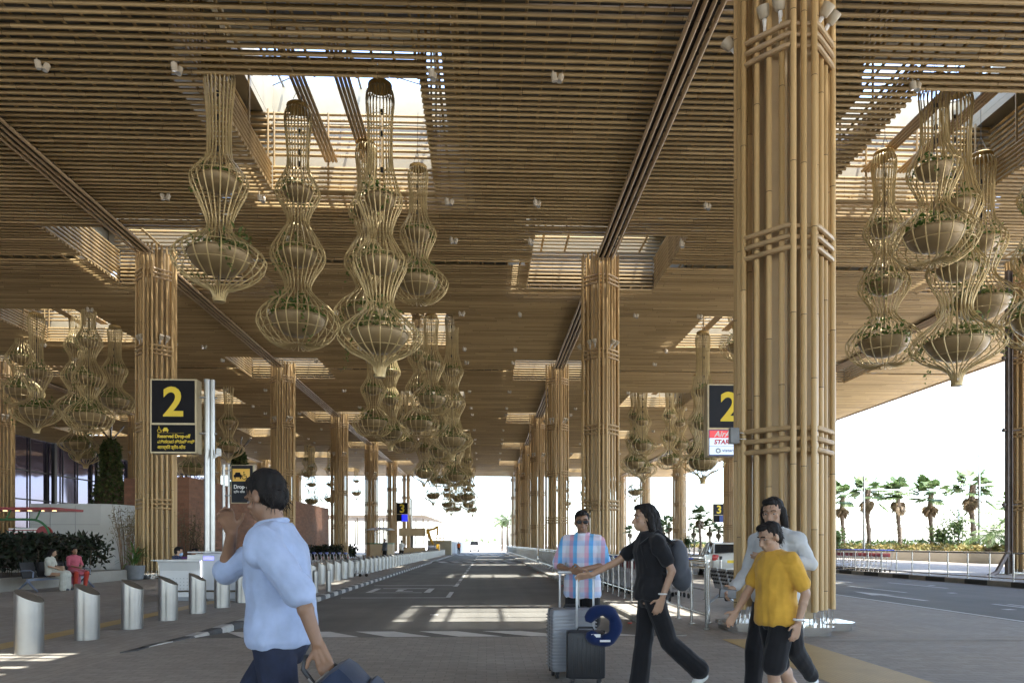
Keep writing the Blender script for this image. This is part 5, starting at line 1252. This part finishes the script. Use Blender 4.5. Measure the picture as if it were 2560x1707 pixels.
# potted palm, dry bamboo clumps
M['palmpot'] = leafmat('pot_palm_leaves', (.04, .09, .025), (.09, .17, .04), (.16, .24, .08))
def arc_frond(mb, p, az, L, el, droop, wid, n=7):
    pts = []; d = Vector((math.cos(az)*math.cos(el), math.sin(az)*math.cos(el), math.sin(el))); q = Vector(p); side = Vector((-math.sin(az), math.cos(az), 0))
    for i in range(n+1): pts.append(q.copy()); q = q+d*(L/n); d = (d+Vector((0, 0, -droop/n))).normalized()
    for i in range(n):
        w0 = wid*math.sin(PI*min(1, (i+.35)/(n+.35))); w1 = wid*math.sin(PI*min(1, (i+1.35)/(n+.35)))
        mb.quad(pts[i]-side*w0, pts[i]+side*w0, pts[i+1]+side*w1, pts[i+1]-side*w1)
    return pts
pt = empty('potted_palm', (at(338, 29.0), 29.0, 0), 0, 'potted palm with pale green leaves between hedge and column', 'potted plant')
b = MB(); b.lathe([(.26, 0), (.30, .02), (.36, .52), (.37, .56), (.33, .56), (.32, .48), (0, .48)], 20); b.build('pot', M['greyp'], pt)
b = MB()
for i in range(46): arc_frond(b, (random.uniform(-.1, .1), random.uniform(-.1, .1), .5+.5*random.random()), random.random()*6.28, random.uniform(.5, 1.05), random.uniform(.3, 1.3), 1.2, .035)
b.build('foliage', M['palmpot'], pt, smooth=False)
M['dry'] = leafmat('dry_leaves', (.07, .065, .03), (.12, .10, .05), (.16, .13, .07), .2)
for u, d, h, lab in ((318, 36, 3.6, 'tall wispy bamboo clump beside the grey kiosk'), (352, 37.5, 2.9, 'wispy bamboo clump right beside the column under the numbered sign'), (470, 38.5, 3.3, 'wispy bamboo clump in front of the brick wall'), (505, 39, 1.9, 'short wispy shrub at the foot of the brick wall')):
    o = empty('bamboo_clump', (at(u, d), d, 0), 0, lab, 'plant'); b = MB(); P = []
    for i in range(34):
        a = random.random()*6.28; r = .35*random.random(); l = random.uniform(.15, .55); hh = h*random.uniform(.6, 1)
        pts = [(r*math.cos(a), r*math.sin(a), 0), ((r+l*.4)*math.cos(a), (r+l*.4)*math.sin(a), hh*.6), ((r+l)*math.cos(a), (r+l)*math.sin(a), hh)]; b.tube(pts, [.014, .011, .005], 5)
        for t in np.linspace(.25, 1, 14): k = np.array(pts[1])*(1-t)+np.array(pts[2])*t; P.append(k+NR.normal(size=3)*.12)
    b.build('stem', M['stem'], o); V, Fq = leaf_cloud(np.array(P), .17, .2, .2); soup('foliage', V, Fq, M['dry'], o)
# brick walls
b = MB(); b.box((0, 17.5, 2.55), (1.0, 35, 5.1)); tag(b.build('brick_wall', M['brickr'], None, (-16.85, 40, 0), smooth=False), 'long red brick wall receding behind the small drop-off sign', 'wall')
b = MB(); b.box((0, 4, 2.6), (1.35, 8, 5.2)); tag(b.build('brick_wall', M['brickr'], None, (at(340, 42), 42, 0), smooth=False), 'red brick wall end between the planted cone and the numbered sign column', 'wall')
# grey kiosk box
M['kiosk'] = plain('kiosk_grey', (.40, .42, .42), .4, vs=.8, var=.06)
kx0 = at(75, 37); kx1 = at(272, 37); ko = empty('kiosk', ((kx0+kx1)/2, 37, 0), R(0), 'pale grey flat-roofed kiosk behind the dark hedge', 'kiosk'); kw = kx1-kx0
b = MB(); b.prism([(-kw/2, 0), (kw/2-.4, 0), (kw/2+.1, .35), (kw/2+1.2, 4.6), (-kw/2, 5)], 0, 3.45, 'z'); b.build('shell', M['kiosk'], ko, smooth=False)
b = MB(); b.box((kw/2+.62, 2.3, 1.95), (.06, .45, .6), R(15)); b.build('vent', M['greyp'], ko, smooth=False)
b = MB()
for z in (1.2, 2.4): b.box((-.2, -.004, z), (kw-.5, .02, .02))
for x in np.arange(-kw/2+1, kw/2-.5, 1.25): b.box((x, -.004, 1.7), (.02, .02, 3.3))
b.build('panel_joint', M['greyp'], ko, smooth=False)
b = MB(); b.box((kw/2+1.6, 4.4, 1.5), (.9, .08, 2.9), R(35)); b.build('red_frame', M['red2'], ko, smooth=False); b = MB(); b.box((kw/2+1.62, 4.33, 1.4), (.65, .06, 2.5), R(35)); b.build('door', plain('shop_glass', (.10, .16, .20), .15), ko, smooth=False)
# cafe stand with red roof and green frame
cx0 = at(-60, 30); cf = empty('cafe_stand', (cx0, 30, 0), 0, 'cafe stand with red canopy edge, green curved frame and striped red menu board', 'stall'); L_ = at(140, 30)-cx0
b = MB(); b.box((L_/2, .9, 2.86), (L_, 2.2, .1)); b.build('roof', M['red2'], cf, smooth=False)
M['lampw'] = emis('warm_lamp', (1, .72, .35), .5); b = MB()
for i in range(6): b.cyl((.4+i*L_/6.4, .4, 2.78), (.4+i*L_/6.4, .4, 2.80), .08, 12)
b.build('downlight', M['lampw'], cf)
b = MB(); zz = 2.42
b.tube([(0, 0, zz), (L_-1.0, 0, zz)]+[(L_-1.0+.75*math.sin(a), 0, zz-.75+.75*math.cos(a)) for a in np.linspace(.2, PI/2, 7)]+[(L_-.25, 0, 0)], .05, 8)
for x in (1.2, 2.4): b.cyl((x, 0, zz), (x, .3, 2.82), .035, 8)
b.build('frame', M['green'], cf)
b = MB(); b.box((L_-1.25, .1, 1.85), (1.4, .06, .42)); b.build('menu_board', M['lettw'], cf, smooth=False); b = MB()
for z in (1.72, 1.85, 1.98): b.box((L_-1.25, .062, z), (1.4, .02, .035))
b.build('board_stripe', M['red2'], cf, smooth=False)
b = MB(); b.cyl((L_-.52, .06, 1.82), (L_-.52, .12, 1.82), .34, 24); b.build('round_sign', M['red2'], cf); b = MB(); b.box((L_/2-.3, .6, .55), (L_-.8, .8, 1.1)); b.build('counter', M['kiosk'], cf, smooth=False)
b = MB(); b.box((L_-.95, .15, 1.25), (.25, .06, .5)); b.box((L_-1.9, .15, 1.3), (.3, .06, .4)); b.build('poster', M['orange'], cf, smooth=False)
# planted cones
M['cone1'] = leafmat('cone_leaves', (.03, .055, .018), (.075, .11, .035), (.19, .19, .07), .2)
def cone(u, d, vt, r0, lab):
    X = at(u, d); h = zat(u, vt, d); o = empty('planted_cone', (X, d, 0), 0, lab, 'topiary'); b = MB()
    pr = [(r0, 0), (r0*.95, h*.25), (r0*.62, h*.55), (r0*.36, h*.72), (r0*.30, h*.95), (r0*.12, h)]; b.lathe(pr, 16); b.build('core', M['stem'], o)
    n = 7000; t = NR.rand(n)**1.1; a = NR.rand(n)*6.28; rr = np.interp(t*h, [p[1] for p in pr], [p[0] for p in pr])+NR.rand(n)*.16
    V, Fq = leaf_cloud(np.stack([rr*np.cos(a), rr*np.sin(a), t*h], 1), .26, .6, .3); soup('foliage', V, Fq, M['cone1'], o)
    b = MB()
    for k in range(6): b.cyl((0, 0, h-.1), (1.1*math.cos(k*1.05), 1.1*math.sin(k*1.05), h+1.2), .05, 6)
    b.build('strut', M['steel2'], o); return o
cone(277, 60, 1100, 1.75, 'tall cone covered in green plants behind the grey kiosk'); cone(598, 66, 1128, 1.5, 'tall planted cone half hidden behind the head of the man in blue')
hedge('hedge', -15.5, -13.2, 62, 74, .1, 1.15, 3500, .3, M['dark1'], 'small dark hedge behind the tan kiosk on the left', stems=False)
# ------------------------------------------------------------------ far left: kiosk, sign box, guard canopy
M['tan'] = plain('kiosk_tan', (.46, .35, .21), .5, vs=2, var=.06)
kd = 58.; kc = at(951.5, kd); ks = empty('kiosk', (kc, kd, 0), 0, 'round-ended tan kiosk with a thin flat parasol roof beyond the bollards', 'kiosk')
b = MB(); b.prism(octo(0, 0, 1.04, .9, .35), 0, 1.42); b.build('counter', M['tan'], ks, smooth=False); b = MB(); b.prism(octo(0, 0, 1.06, .92, .35), 1.42, 1.5); b.build('top', M['green'], ks, smooth=False)
b = MB(); b.cyl((-.5, .3, 1.5), (-.5, .3, 2.6), .06, 8); b.tube([(-.5, .3, 2.2), (.6, .2, 2.55)], .03, 6); b.build('mast', M['steel2'], ks); b = MB(); b.lathe([(1.15, 2.55), (.9, 2.66), (.4, 2.76), (0, 2.78)], 24, caps=False); b.lathe([(0, 2.54), (1.15, 2.54)], 24, caps=False); b.build('parasol', M['lettw'], ks)
sd = 68.; so_ = empty('information_stand', (at(1031, sd), sd, 0), 0, 'tan information stand with box sign above, near the number 3 sign', 'stand')
b = MB(); b.box((0, 0, 2.55), (2.45, .8, .72)); b.build('sign_box', M['tan'], so_, smooth=False); b = MB(); b.box((0, 0, .55), (2.45, .9, 1.1)); b.build('counter', M['tan'], so_, smooth=False)
b = MB(); b.box((-.02, .1, 1.6), (.16, .16, 1.4)); b.build('post', M['black'], so_, smooth=False)
gd = 165.; gx0, gx1 = at(805, gd), at(1102, gd); gc = empty('guard_canopy', ((gx0+gx1)/2, gd, 0), 0, 'distant pale flat canopy on thin posts beyond the left columns', 'canopy'); gw = gx1-gx0; gz = zat(900, 1291, gd)
b = MB(); b.prism([(-gw/2, gz-.35), (gw/2-4, gz-.35), (gw/2, gz-1.0), (gw/2-3.5, gz+.25), (-gw/2, gz+.15)], -5, 24, 'y'); M['bronze'] = plain('bronze_cladding', (.13, .10, .065), .6); b.build('roof', M['bronze'], gc, smooth=False)
b = MB()
for x in np.arange(-gw/2+5, gw/2-3, 3.0): b.cyl((x, 0, 0), (x, 0, gz-.3), .13, 8); b.cyl((x, 14, 0), (x, 14, gz-.3), .13, 8)
b.build('post', M['bronze'], gc)
b = MB(); b.tube([(-gw/2+6, -4, gz+.9), (gw/2-7, -4, gz+.9)], .08, 6)
for x in np.arange(-gw/2+6, gw/2-6, 4): b.cyl((x, -4, gz+.1), (x, -4, gz+.9), .06, 5)
b.build('roof_rail', M['greyp'], gc)
b = MB()
for k in range(4): b.tube([(gw/2-3.6+k*.9, -3+k*5, gz+.1+1.1*math.sin(a)) if False else (gw/2-3.4+k*.9+.7*math.cos(a), -4+k*4, gz-.2*k+.7+.9*math.sin(a)) for a in np.linspace(0, 6.28, 15)[:-1]], .09, 6, closed=True)
b.build('ring_ornament', M['cream'], gc)
# boom lift
ld = 84.; lf = empty('boom_lift', (at(1083, ld), ld, 0), 0, 'yellow boom lift with grey base parked beyond the bollards', 'machine')
M['lift'] = plain('lift_yellow', (.62, .34, .03), .45); M['liftg'] = plain('lift_grey', (.12, .13, .16), .5)
b = MB(); b.rbox((0, 0, .62), (1.25, 2.2, .55), .1); b.rbox((-.1, 0, 1.0), (1.0, 1.4, .5), .12); b.build('chassis', M['liftg'], lf)
for x in (-.55, .6):
    for y in (-.8, .8): q = MB(); q.cyl((x-.12, y, .38), (x+.12, y, .38), .38, 16); q.build('wheel', M['rubber'], lf)
b = MB(); b.rbox((.58, 0, 1.0), (.35, 1.4, .8), .06)
b.tube([(0, 0, 1.4), (-.35, 0, 2.1), (-.6, 0, 3.0)], .15, 8); b.tube([(-.6, 0, 3.05), (.1, 0, 3.2), (.55, 0, 3.5)], .13, 8); b.tube([(.5, 0, 3.5), (.5, 0, 2.5)], .1, 8); b.box((-.6, 0, 2.9), (.4, .4, .6)); b.build('boom', M['lift'], lf)
b = MB()
for z in (1.75, 2.1, 2.5): b.tube([(.35, -.4, z), (1.25, -.4, z), (1.25, .4, z), (.35, .4, z)], .03, 6, closed=True)
for x in (.35, .8, 1.25):
    for y in (-.4, .4): b.cyl((x, y, 1.75), (x, y, 2.5), .025, 6)
b.box((.8, 0, 1.75), (.95, .85, .06)); b.build('basket', M['lift'], lf)
# site fence and tan block at the end of the pavement
b = MB()
for i in range(7): b.box((i*.25, i*5.5, .95), (.08, 4.9, 1.9), R(-3))
tag(b.build('site_fence', plain('fence_grey', (.22, .25, .28), .6), None, (at(1113, 100), 100, -.1), smooth=False), 'grey site fence panels at the end of the left pavement', 'fence')
b = MB(); b.rbox((0, 0, 1.0), (3.0, 2.4, 2.0), .05); tag(b.build('site_cabin', M['cream'], None, (at(1101, 96), 96, -.1)), 'low cream cabin beside the yellow boom lift', 'cabin')
# ------------------------------------------------------------------ vehicles
M['glassd'] = plain('car_glass', (.018, .022, .026), .06, 0, var=.05, spec=.8); M['tail'] = plain('tail_red', (.5, .02, .02), .25)
def carpaint(name, c):
    m, nt, b = newmat(name); b.inputs['Base Color'].default_value = (*c, 1); setin(b, Roughness=.28, Metallic=.1); b.inputs['Coat Weight'].default_value = .6; b.inputs['Coat Roughness'].default_value = .05; return m
def car(label, x, y, rz, paint, st, cab, W, z=0, plate='lettw'):
    """st: (y, zbottom, zbelt, halfwidth) stations rear to front; cab: (y, halfwidth bottom, halfwidth top, zbase, ztop)"""
    o = empty('parked_car', (x, y, z), rz, label, 'car'); b = MB(); V = []; n = 11
    for (yy, zb, zt, hw) in st:
        for (a, t) in ((-.82, 0), (-1, .18), (-1.0, .55), (-.985, .8), (-.93, .97), (0, 1.03), (.93, .97), (.985, .8), (1.0, .55), (1, .18), (.82, 0)): V.append((a*hw, yy, zb+(zt-zb)*t))
    Fs = [tuple(range(n)), tuple(reversed(range((len(st)-1)*n, len(st)*n)))]
    for i in range(len(st)-1):
        for j in range(n): j2 = (j+1) % n; Fs.append((i*n+j, (i+1)*n+j, (i+1)*n+j2, i*n+j2))
    b.add(V, Fs); b.build('body', paint, o, angle=32, fix=True)
    g = MB(); V = []
    for (yy, wb, wt, zb, zt) in cab: V += [(-wb, yy, zb), (-wt, yy, zt), (wt, yy, zt), (wb, yy, zb)]
    k = len(cab); Fs = [(0, 1, 2, 3), ((k-1)*4+3, (k-1)*4+2, (k-1)*4+1, (k-1)*4)]
    for i in range(k-1):
        for j in range(4): j2 = (j+1) % 4; Fs.append((i*4+j, (i+1)*4+j, (i+1)*4+j2, i*4+j2))
    g.add(V, Fs); g.build('windows', M['glassd'], o, smooth=False, fix=True)
    r = MB(); cr = cab[1:-1]; top = [(yy, wt+.012, zt) for (yy, wb, wt, zb, zt) in cr]; V = []
    for (yy, wt, zt) in top: V += [(-wt, yy, zt-.03), (-wt*.9, yy, zt+.035), (wt*.9, yy, zt+.035), (wt, yy, zt-.03)]
    Fs = [(0, 1, 2, 3), ((len(top)-1)*4+3, (len(top)-1)*4+2, (len(top)-1)*4+1, (len(top)-1)*4)]
    for i in range(len(top)-1):
        for j in range(4): j2 = (j+1) % 4; Fs.append((i*4+j, (i+1)*4+j, (i+1)*4+j2, i*4+j2))
    r.add(V, Fs)
    for s in (-1, 1):
        for i in range(len(cab)):
            yy, wb, wt, zb, zt = cab[i]
            if 0 < i < len(cab)-1: r.tube([(s*(wb+.005), yy+(.0 if i > 1 else -.02), zb), (s*(wt+.005), yy, zt)], .035, 6)
        r.tube([(s*cab[0][1], cab[0][0], cab[0][3]), (s*(cab[1][2]+.0), cab[1][0], cab[1][4])], .045, 6); r.tube([(s*cab[-1][1], cab[-1][0], cab[-1][3]), (s*cab[-2][2], cab[-2][0], cab[-2][4])], .04, 6)
    r.build('roof', paint, o, angle=40, fix=True)
    w = MB(); w.tube([(-.1, 0, 0), (-.095, 0, 0), (.095, 0, 0), (.1, 0, 0)], [.29, .315, .315, .29], 22); mt = w.mesh('car_tyre', M['rubber']); w = MB(); w.cyl((-.105, 0, 0), (.105, 0, 0), .2, 16); mr = w.mesh('car_rim', M['chrome'])
    yr, yf = st[0][0]+.78, st[-1][0]-.82
    for sx in (-1, 1):
        for yy in (yr, yf): t = link('wheel', mt, o, (sx*(W-.10), yy, .315)); link('rim', mr, t)
    rear = st[0][0]; zbelt = st[1][2]
    for s in (-1, 1):
        l = MB(); l.rbox((s*(W-.13), rear+.07, zbelt-.17), (.26, .14, .24), .04); l.build('tail_light', M['tail'], o)
        mm = MB(); mm.rbox((s*(W+.08), cab[-2][0]+.1, zbelt+.12), (.18, .09, .12), .03); mm.build('mirror', paint, o)
    p = MB(); p.box((0, rear-.012, zbelt-.33), (.48, .02, .12)); p.build('plate', M['yellow' if plate == 'y' else 'lettw'], o, smooth=False)
    q = MB(); q.rbox((0, rear+.02, .36), (2*W-.2, .14, .16), .05); q.build('bumper', paint, o); q = MB(); q.box((0, (st[0][0]+st[-1][0])/2, .24), (2*W-.3, st[-1][0]-st[0][0]-.3, .14)); q.build('underbody', M['black'], o, smooth=False)
    return o
sedan = [(-1.98, .42, .86, .70), (-1.92, .32, 1.02, .80), (-1.6, .24, 1.05, .835), (-.6, .2, .98, .845), (.6, .2, .94, .845), (1.0, .22, .92, .84), (1.7, .25, .80, .80), (1.95, .34, .68, .68), (2.0, .42, .58, .60)]
scab = [(-1.52, .70, .62, 1.0, 1.03), (-1.0, .74, .585, .98, 1.42), (-.3, .76, .60, .96, 1.49), (.3, .76, .60, .95, 1.48), (1.05, .74, .62, .9, .93)]
wp = carpaint('paint_white', (.62, .62, .58)); car('white sedan taxi seen from behind, left of the foreground column', at(1806, 31.5), 31.5, R(-6), wp, sedan, scab, .84, -.01, 'y')
suv = [(-2.1, .45, 1.0, .78), (-2.05, .36, 1.1, .86), (-1.6, .3, 1.12, .9), (.8, .28, 1.08, .9), (1.2, .28, 1.06, .89), (1.95, .32, .98, .84), (2.15, .42, .8, .72)]
vcab = [(-2.0, .74, .64, 1.08, 1.12), (-1.75, .80, .66, 1.06, 1.66), (-.4, .81, .68, 1.05, 1.74), (.5, .81, .68, 1.04, 1.70), (1.2, .78, .66, 1.0, 1.04)]
car('silver SUV parked farther along the service road near the second railing', at(1665, 46), 46, R(-4), carpaint('paint_silver', (.34, .34, .33)), suv, vcab, .9, -.01)
car('small dark hatchback far down the service road', at(1590, 78), 78, R(0), carpaint('paint_dark', (.05, .06, .08)), sedan, scab, .84, -.01)
van = [(-2.3, .45, 1.25, .86), (-2.25, .36, 1.3, .92), (1.2, .3, 1.28, .94), (1.9, .32, 1.2, .9), (2.4, .4, .9, .8)]; nc = [(-2.2, .88, .8, 1.25, 1.3), (-2.1, .88, .78, 1.25, 2.1), (.9, .88, .78, 1.25, 2.12), (1.2, .86, .76, 1.22, 2.0), (1.95, .84, .76, 1.15, 1.2)]
o = car('white van seen from behind far down the drop-off road', at(1186, 148), 148, 0, wp, van, nc, .93, RZ)
# ------------------------------------------------------------------ right side: wall, hedge, palms, lamp posts
b = MB(); b.box((34.0, 90, .36), (.3, 112, 1.1)); tag(b.build('garden_wall', M['conc'], smooth=False), 'low pale concrete wall in front of the flowering hedge at right', 'wall')
M['croton'] = leafmat('croton_yellow', (.07, .11, .03), (.20, .17, .055), (.34, .25, .10), .2); M['shrub'] = leafmat('shrub_green', (.02, .045, .012), (.05, .085, .025), (.08, .11, .03), .2)
hedge('hedge', 34.4, 36.6, 36, 140, .6, 1.22, 16000, .36, M['croton'], 'long yellow and green flowering hedge under the palms at right', stems=False)
hedge('hedge', 36.8, 38.4, 36, 140, .6, 1.6, 6000, .42, M['shrub'], 'dark green shrubs behind the flowering hedge at right', stems=False)
M['trunk'] = plain('palm_trunk', (.16, .12, .085), .9, vs=7, var=.4, bump=.8); M['fan'] = leafmat('palm_fan', (.045, .08, .028), (.09, .14, .05), (.15, .19, .08), .25); M['deadf'] = leafmat('palm_dead', (.13, .095, .055), (.2, .15, .09), (.25, .19, .12), .15)
def fan_palm(h, seed):
    rg = random.Random(seed); root = empty('fan_palm', (0, 0, -230)); b = MB()
    n = 16; b.tube([(.07*math.sin(i*.4), .05*math.cos(i*.5), h*i/n) for i in range(n+1)], [.17+.03*math.sin(i*2.1)+(.05 if i > n*.75 else 0) for i in range(n+1)], 9)
    for i in range(110):                                             # old leaf bases
        z = h*(.12+.86*rg.random()); a = rg.random()*6.28; l = rg.uniform(.15, .4); b.tube([(.14*math.cos(a), .14*math.sin(a), z), ((.18+l*.6)*math.cos(a), (.18+l*.6)*math.sin(a), z+l*rg.uniform(-.6, .5))], [.03, .01], 4)
    b.build('trunk', M['trunk'], root)
    def fan(mb, p, az, el, L, W):
        d = Vector((math.cos(az)*math.cos(el), math.sin(az)*math.cos(el), math.sin(el))); d = (d+Vector((-.28, 0, 0))).normalized(); side = d.cross(Vector((0, 0, 1))).normalized(); up = side.cross(d)
        q = Vector(p)+d*L*.42; mb.quad(Vector(p)-side*.02, Vector(p)+side*.02, q+side*.02, q-side*.02); k = 13
        for i in range(k):
            t = (i-(k-1)/2)/((k-1)/2)*1.35; e = (d*math.cos(t)+side*math.sin(t)); r = W*(1-.25*abs(t)/1.35)*rg.uniform(.85, 1.1); w_ = (side*math.cos(t)-d*math.sin(t))*W*.105
            m_ = q+e*r*.6+up*.03; tip = q+e*r+Vector((0, 0, -.22*r*rg.uniform(.4, 1.4)))
            mb.quad(q, m_-w_, tip, m_+w_)
    c = MB()
    for i in range(26): fan(c, (rg.uniform(-.12, .12), rg.uniform(-.12, .12), h+rg.uniform(-.6, .15)), rg.random()*6.28, rg.uniform(-.55, 1.2), rg.uniform(1.5, 2.8), rg.uniform(.85, 1.2))
    c.build('crown', M['fan'], root, smooth=False); c = MB()
    for i in range(12): fan(c, (0, 0, h-rg.uniform(.5, 1.2)), rg.random()*6.28, rg.uniform(-1.35, -.8), rg.uniform(1.0, 1.5), rg.uniform(.6, .9))
    c.build('dead_fronds', M['deadf'], root, smooth=False); return root
def feather_palm(h, seed, L=2.6):
    rg = random.Random(seed); root = empty('feather_palm', (0, 0, -235)); b = MB(); b.tube([(0, 0, 0), (.03, 0, h*.15), (.0, .03, h*.6), (0, 0, h)], ([.30, .34, .26, .13] if h < 3 else [.17, .16, .13, .10]), 10); b.build('trunk', M['trunk'], root); c = MB()
    for i in range(17):
        az = rg.random()*6.28; el = rg.uniform(.1, 1.2); d = Vector((math.cos(az)*math.cos(el), math.sin(az)*math.cos(el), math.sin(el))); q = Vector((0, 0, h)); n = 16; side = Vector((-math.sin(az), math.cos(az), 0))
        for k in range(n):
            q2 = q+d*(L/n); l = .62*math.sin(PI*(k+1.2)/(n+1.6))
            for s in (-1, 1): e = side*s*l*.85+d*l*.5+Vector((0, 0, -.3*l)); c.quad(q, q+e*.5+d*.07, q+e, q+e*.5-d*.07+Vector((0, 0, .02)))
            c.quad(q-side*.012, q+side*.012, q2+side*.012, q2-side*.012)
            q = q2; d = (d+Vector((-.02, 0, -1.5/n))).normalized()
    c.build('crown', M['fan'], root, smooth=False); return root
FP = [fan_palm(6.0, 3), fan_palm(6.0, 8), fan_palm(6.0, 21)]; FEA = [feather_palm(2.2, 5), feather_palm(4.6, 9, 2.4)]; used = set()
def put_palm(p, u, d, vtop, label, hbase, extra, group, name=None):
    top = zat(u, vtop, d); sc = (top)/(hbase+extra); loc = (at(u, d), d, 0); rz = random.uniform(-.5, .5)
    if p.name in used: o = clone(p, None, loc, rz, label, group, sc)
    else: used.add(p.name); o = p; o.location = loc; o.rotation_euler = (0, 0, rz); o.scale = (sc,)*3; o['label'] = label; o['group'] = group
    o['category'] = 'palm tree'
GP = 'palms beyond the service road'
for i, (u, vt, lab) in enumerate(((2107, 1206, 'leftmost fan palm just right of the foreground column'), (2170, 1184, 'fan palm with brown drooping fronds beside the left lamp post'), (2247, 1190, 'fan palm in the middle of the row at right, between lamp post and thin mast'), (2328, 1194, 'fan palm right of the thin mast'), (2432, 1168, 'largest fan palm beside the tall lamp post'), (2542, 1220, 'fan palm partly behind the rusty post at the right edge'))):
    d = 36.3*F/(u-1216); put_palm(FP[i % 3], u, d, vt, lab, 6.0, 1.35, GP)
for u, vt, d, lab in ((2474, 1290, 48, 'low feather palm beside the tall lamp post'), (2530, 1270, 47, 'low feather palm next to the rusty post')): put_palm(FEA[0], u, d, vt, lab, 2.2, 1.5, GP)
for i, (u, vt, d, lab) in enumerate(((1735, 1305, 92, 'short fan palm between white car and far columns'), (1750, 1262, 88, 'tall far fan palm left of the distant number 3 sign'), (1775, 1298, 84, 'bushy far fan palm under the distant number 3 sign'), (1797, 1306, 80, 'far fan palm just left of the foreground column'), (1640, 1302, 105, 'far fan palm right of the woman in black, left one'), (1658, 1300, 98, 'far fan palm right of the woman in black, right one'), (1673, 1286, 102, 'tall far fan palm left of the far right column'), (1575, 1312, 118, 'far fan palm left of the woman in black'))): put_palm(FP[(i+1) % 3], u, d, vt, lab, 6.0, 1.35, GP)
for u, vt, d, lab in ((1255, 1290, 135, 'tall feather palm beside the end of the right column row'), (1268, 1283, 128, 'feather palm partly behind the last right column'), (1168, 1345, 190, 'low feather palm left of the white van'), (1182, 1347, 200, 'low feather palm above the white van'), (1205, 1344, 210, 'low feather palm just right of the white van'), (1222, 1350, 225, 'low far feather palm farther right of the white van'), (1238, 1343, 205, 'low feather palm near the right railing end')): put_palm(FEA[1], u, d, vt, lab, 4.6, 1.0, 'far palms at the end of the road')
M['shrubt'] = M['shrub']
for u, d, h, r, lab in ((2395, 56, 4.2, 1.1, 'young leafy tree beside the largest fan palm'), (2352, 57, 3.2, .8, 'small leafy tree behind the fourth fan palm'), (2092, 66, 3.0, .7, 'small tree at the right edge of the foreground column'), (1716, 86, 2.6, 1.2, 'bush between the far right columns')):
    o = empty('small_tree', (at(u, d), d, 0), 0, lab, 'tree'); b = MB(); b.tube([(0, 0, 0), (.05, 0, h*.5), (0, .03, h*.85)], [.07, .05, .02], 6)
    for k in range(5): a = k*1.3; b.tube([(.03, 0, h*(.4+.08*k)), (r*.6*math.cos(a), r*.6*math.sin(a), h*(.6+.08*k))], [.03, .01], 5)
    b.build('trunk', M['stem'], o); n = 420; P = NR.normal(size=(n, 3)); P = P/np.linalg.norm(P, axis=1)[:, None]*(NR.rand(n, 1)**.4)*np.array([[r, r, h*.36]])*(.75+.5*np.sin(P[:, :1]*4)); P[:, 2] += h*.66
    V, Fq = leaf_cloud(P, .3, .5, .2); soup('crown', V, Fq, M['shrub'], o)
def lamp_post(u, d, vt, arm, lab):
    h = zat(u, vt, d); o = empty('street_lamp', (at(u, d), d, 0), 0, lab, 'street lamp', 'lamp posts along the roads'); b = MB(); b.tube([(0, 0, 0), (0, 0, h)], [.11, .06], 10); b.build('pole', M['steel2'], o)
    b = MB(); za = h*.95; b.tube([(0, 0, za), (-arm+.4, 0, za+.02)], .028, 6); b.build('arm', M['steel2'], o); b = MB(); b.rbox((-arm+.25, 0, za+.02), (.6, .2, .07), .03); b.build('lamp_head', M['greyp'], o)
lamp_post(2160, 58, 1180, 1.5, 'slim grey lamp post between the two leftmost palms at right'); lamp_post(2448, 51, 1126, 1.75, 'tallest grey lamp post beside the largest palm')
lamp_post(1272.5, 122, 1262, 1.8, 'lamp post beside the farthest right column'); lamp_post(1264, 170, 1290, 1.8, 'second far lamp post at the end of the road'); lamp_post(1258, 230, 1310, 1.8, 'third far lamp post at the end of the road'); lamp_post(1723, 90, 1268, 1.5, 'lamp post between the far right columns'); lamp_post(1666, 110, 1275, 1.5, 'far lamp post near the silver SUV')
for u, d, vt, lab in ((2283, 150, 1276, 'thin mast between the palms at right'), (2397, 170, 1271, 'lattice mast behind the young tree at right')):
    h = zat(u, vt, d); b = MB(); b.cyl((0, 0, 0), (0, 0, h), .22, 6); b.box((0, 0, h*.97), (1.2, .3, .3)); b.box((0, 0, h*.88), (2.0, .15, .12)); tag(b.build('mast', M['greyp'], None, (at(u, d), d, 0), smooth=False), lab, 'mast')
b = MB()
for i in range(26): b.box((i*1.5, 0, .5), (.9, .5, 1.0))
b.box((18, .05, .9), (39, .4, .2)); tag(b.build('barrier_wall', M['conc'], None, (at(1195, 235), 235, -.1), smooth=False), 'far pale barrier with openings across the end of the road', 'barrier')
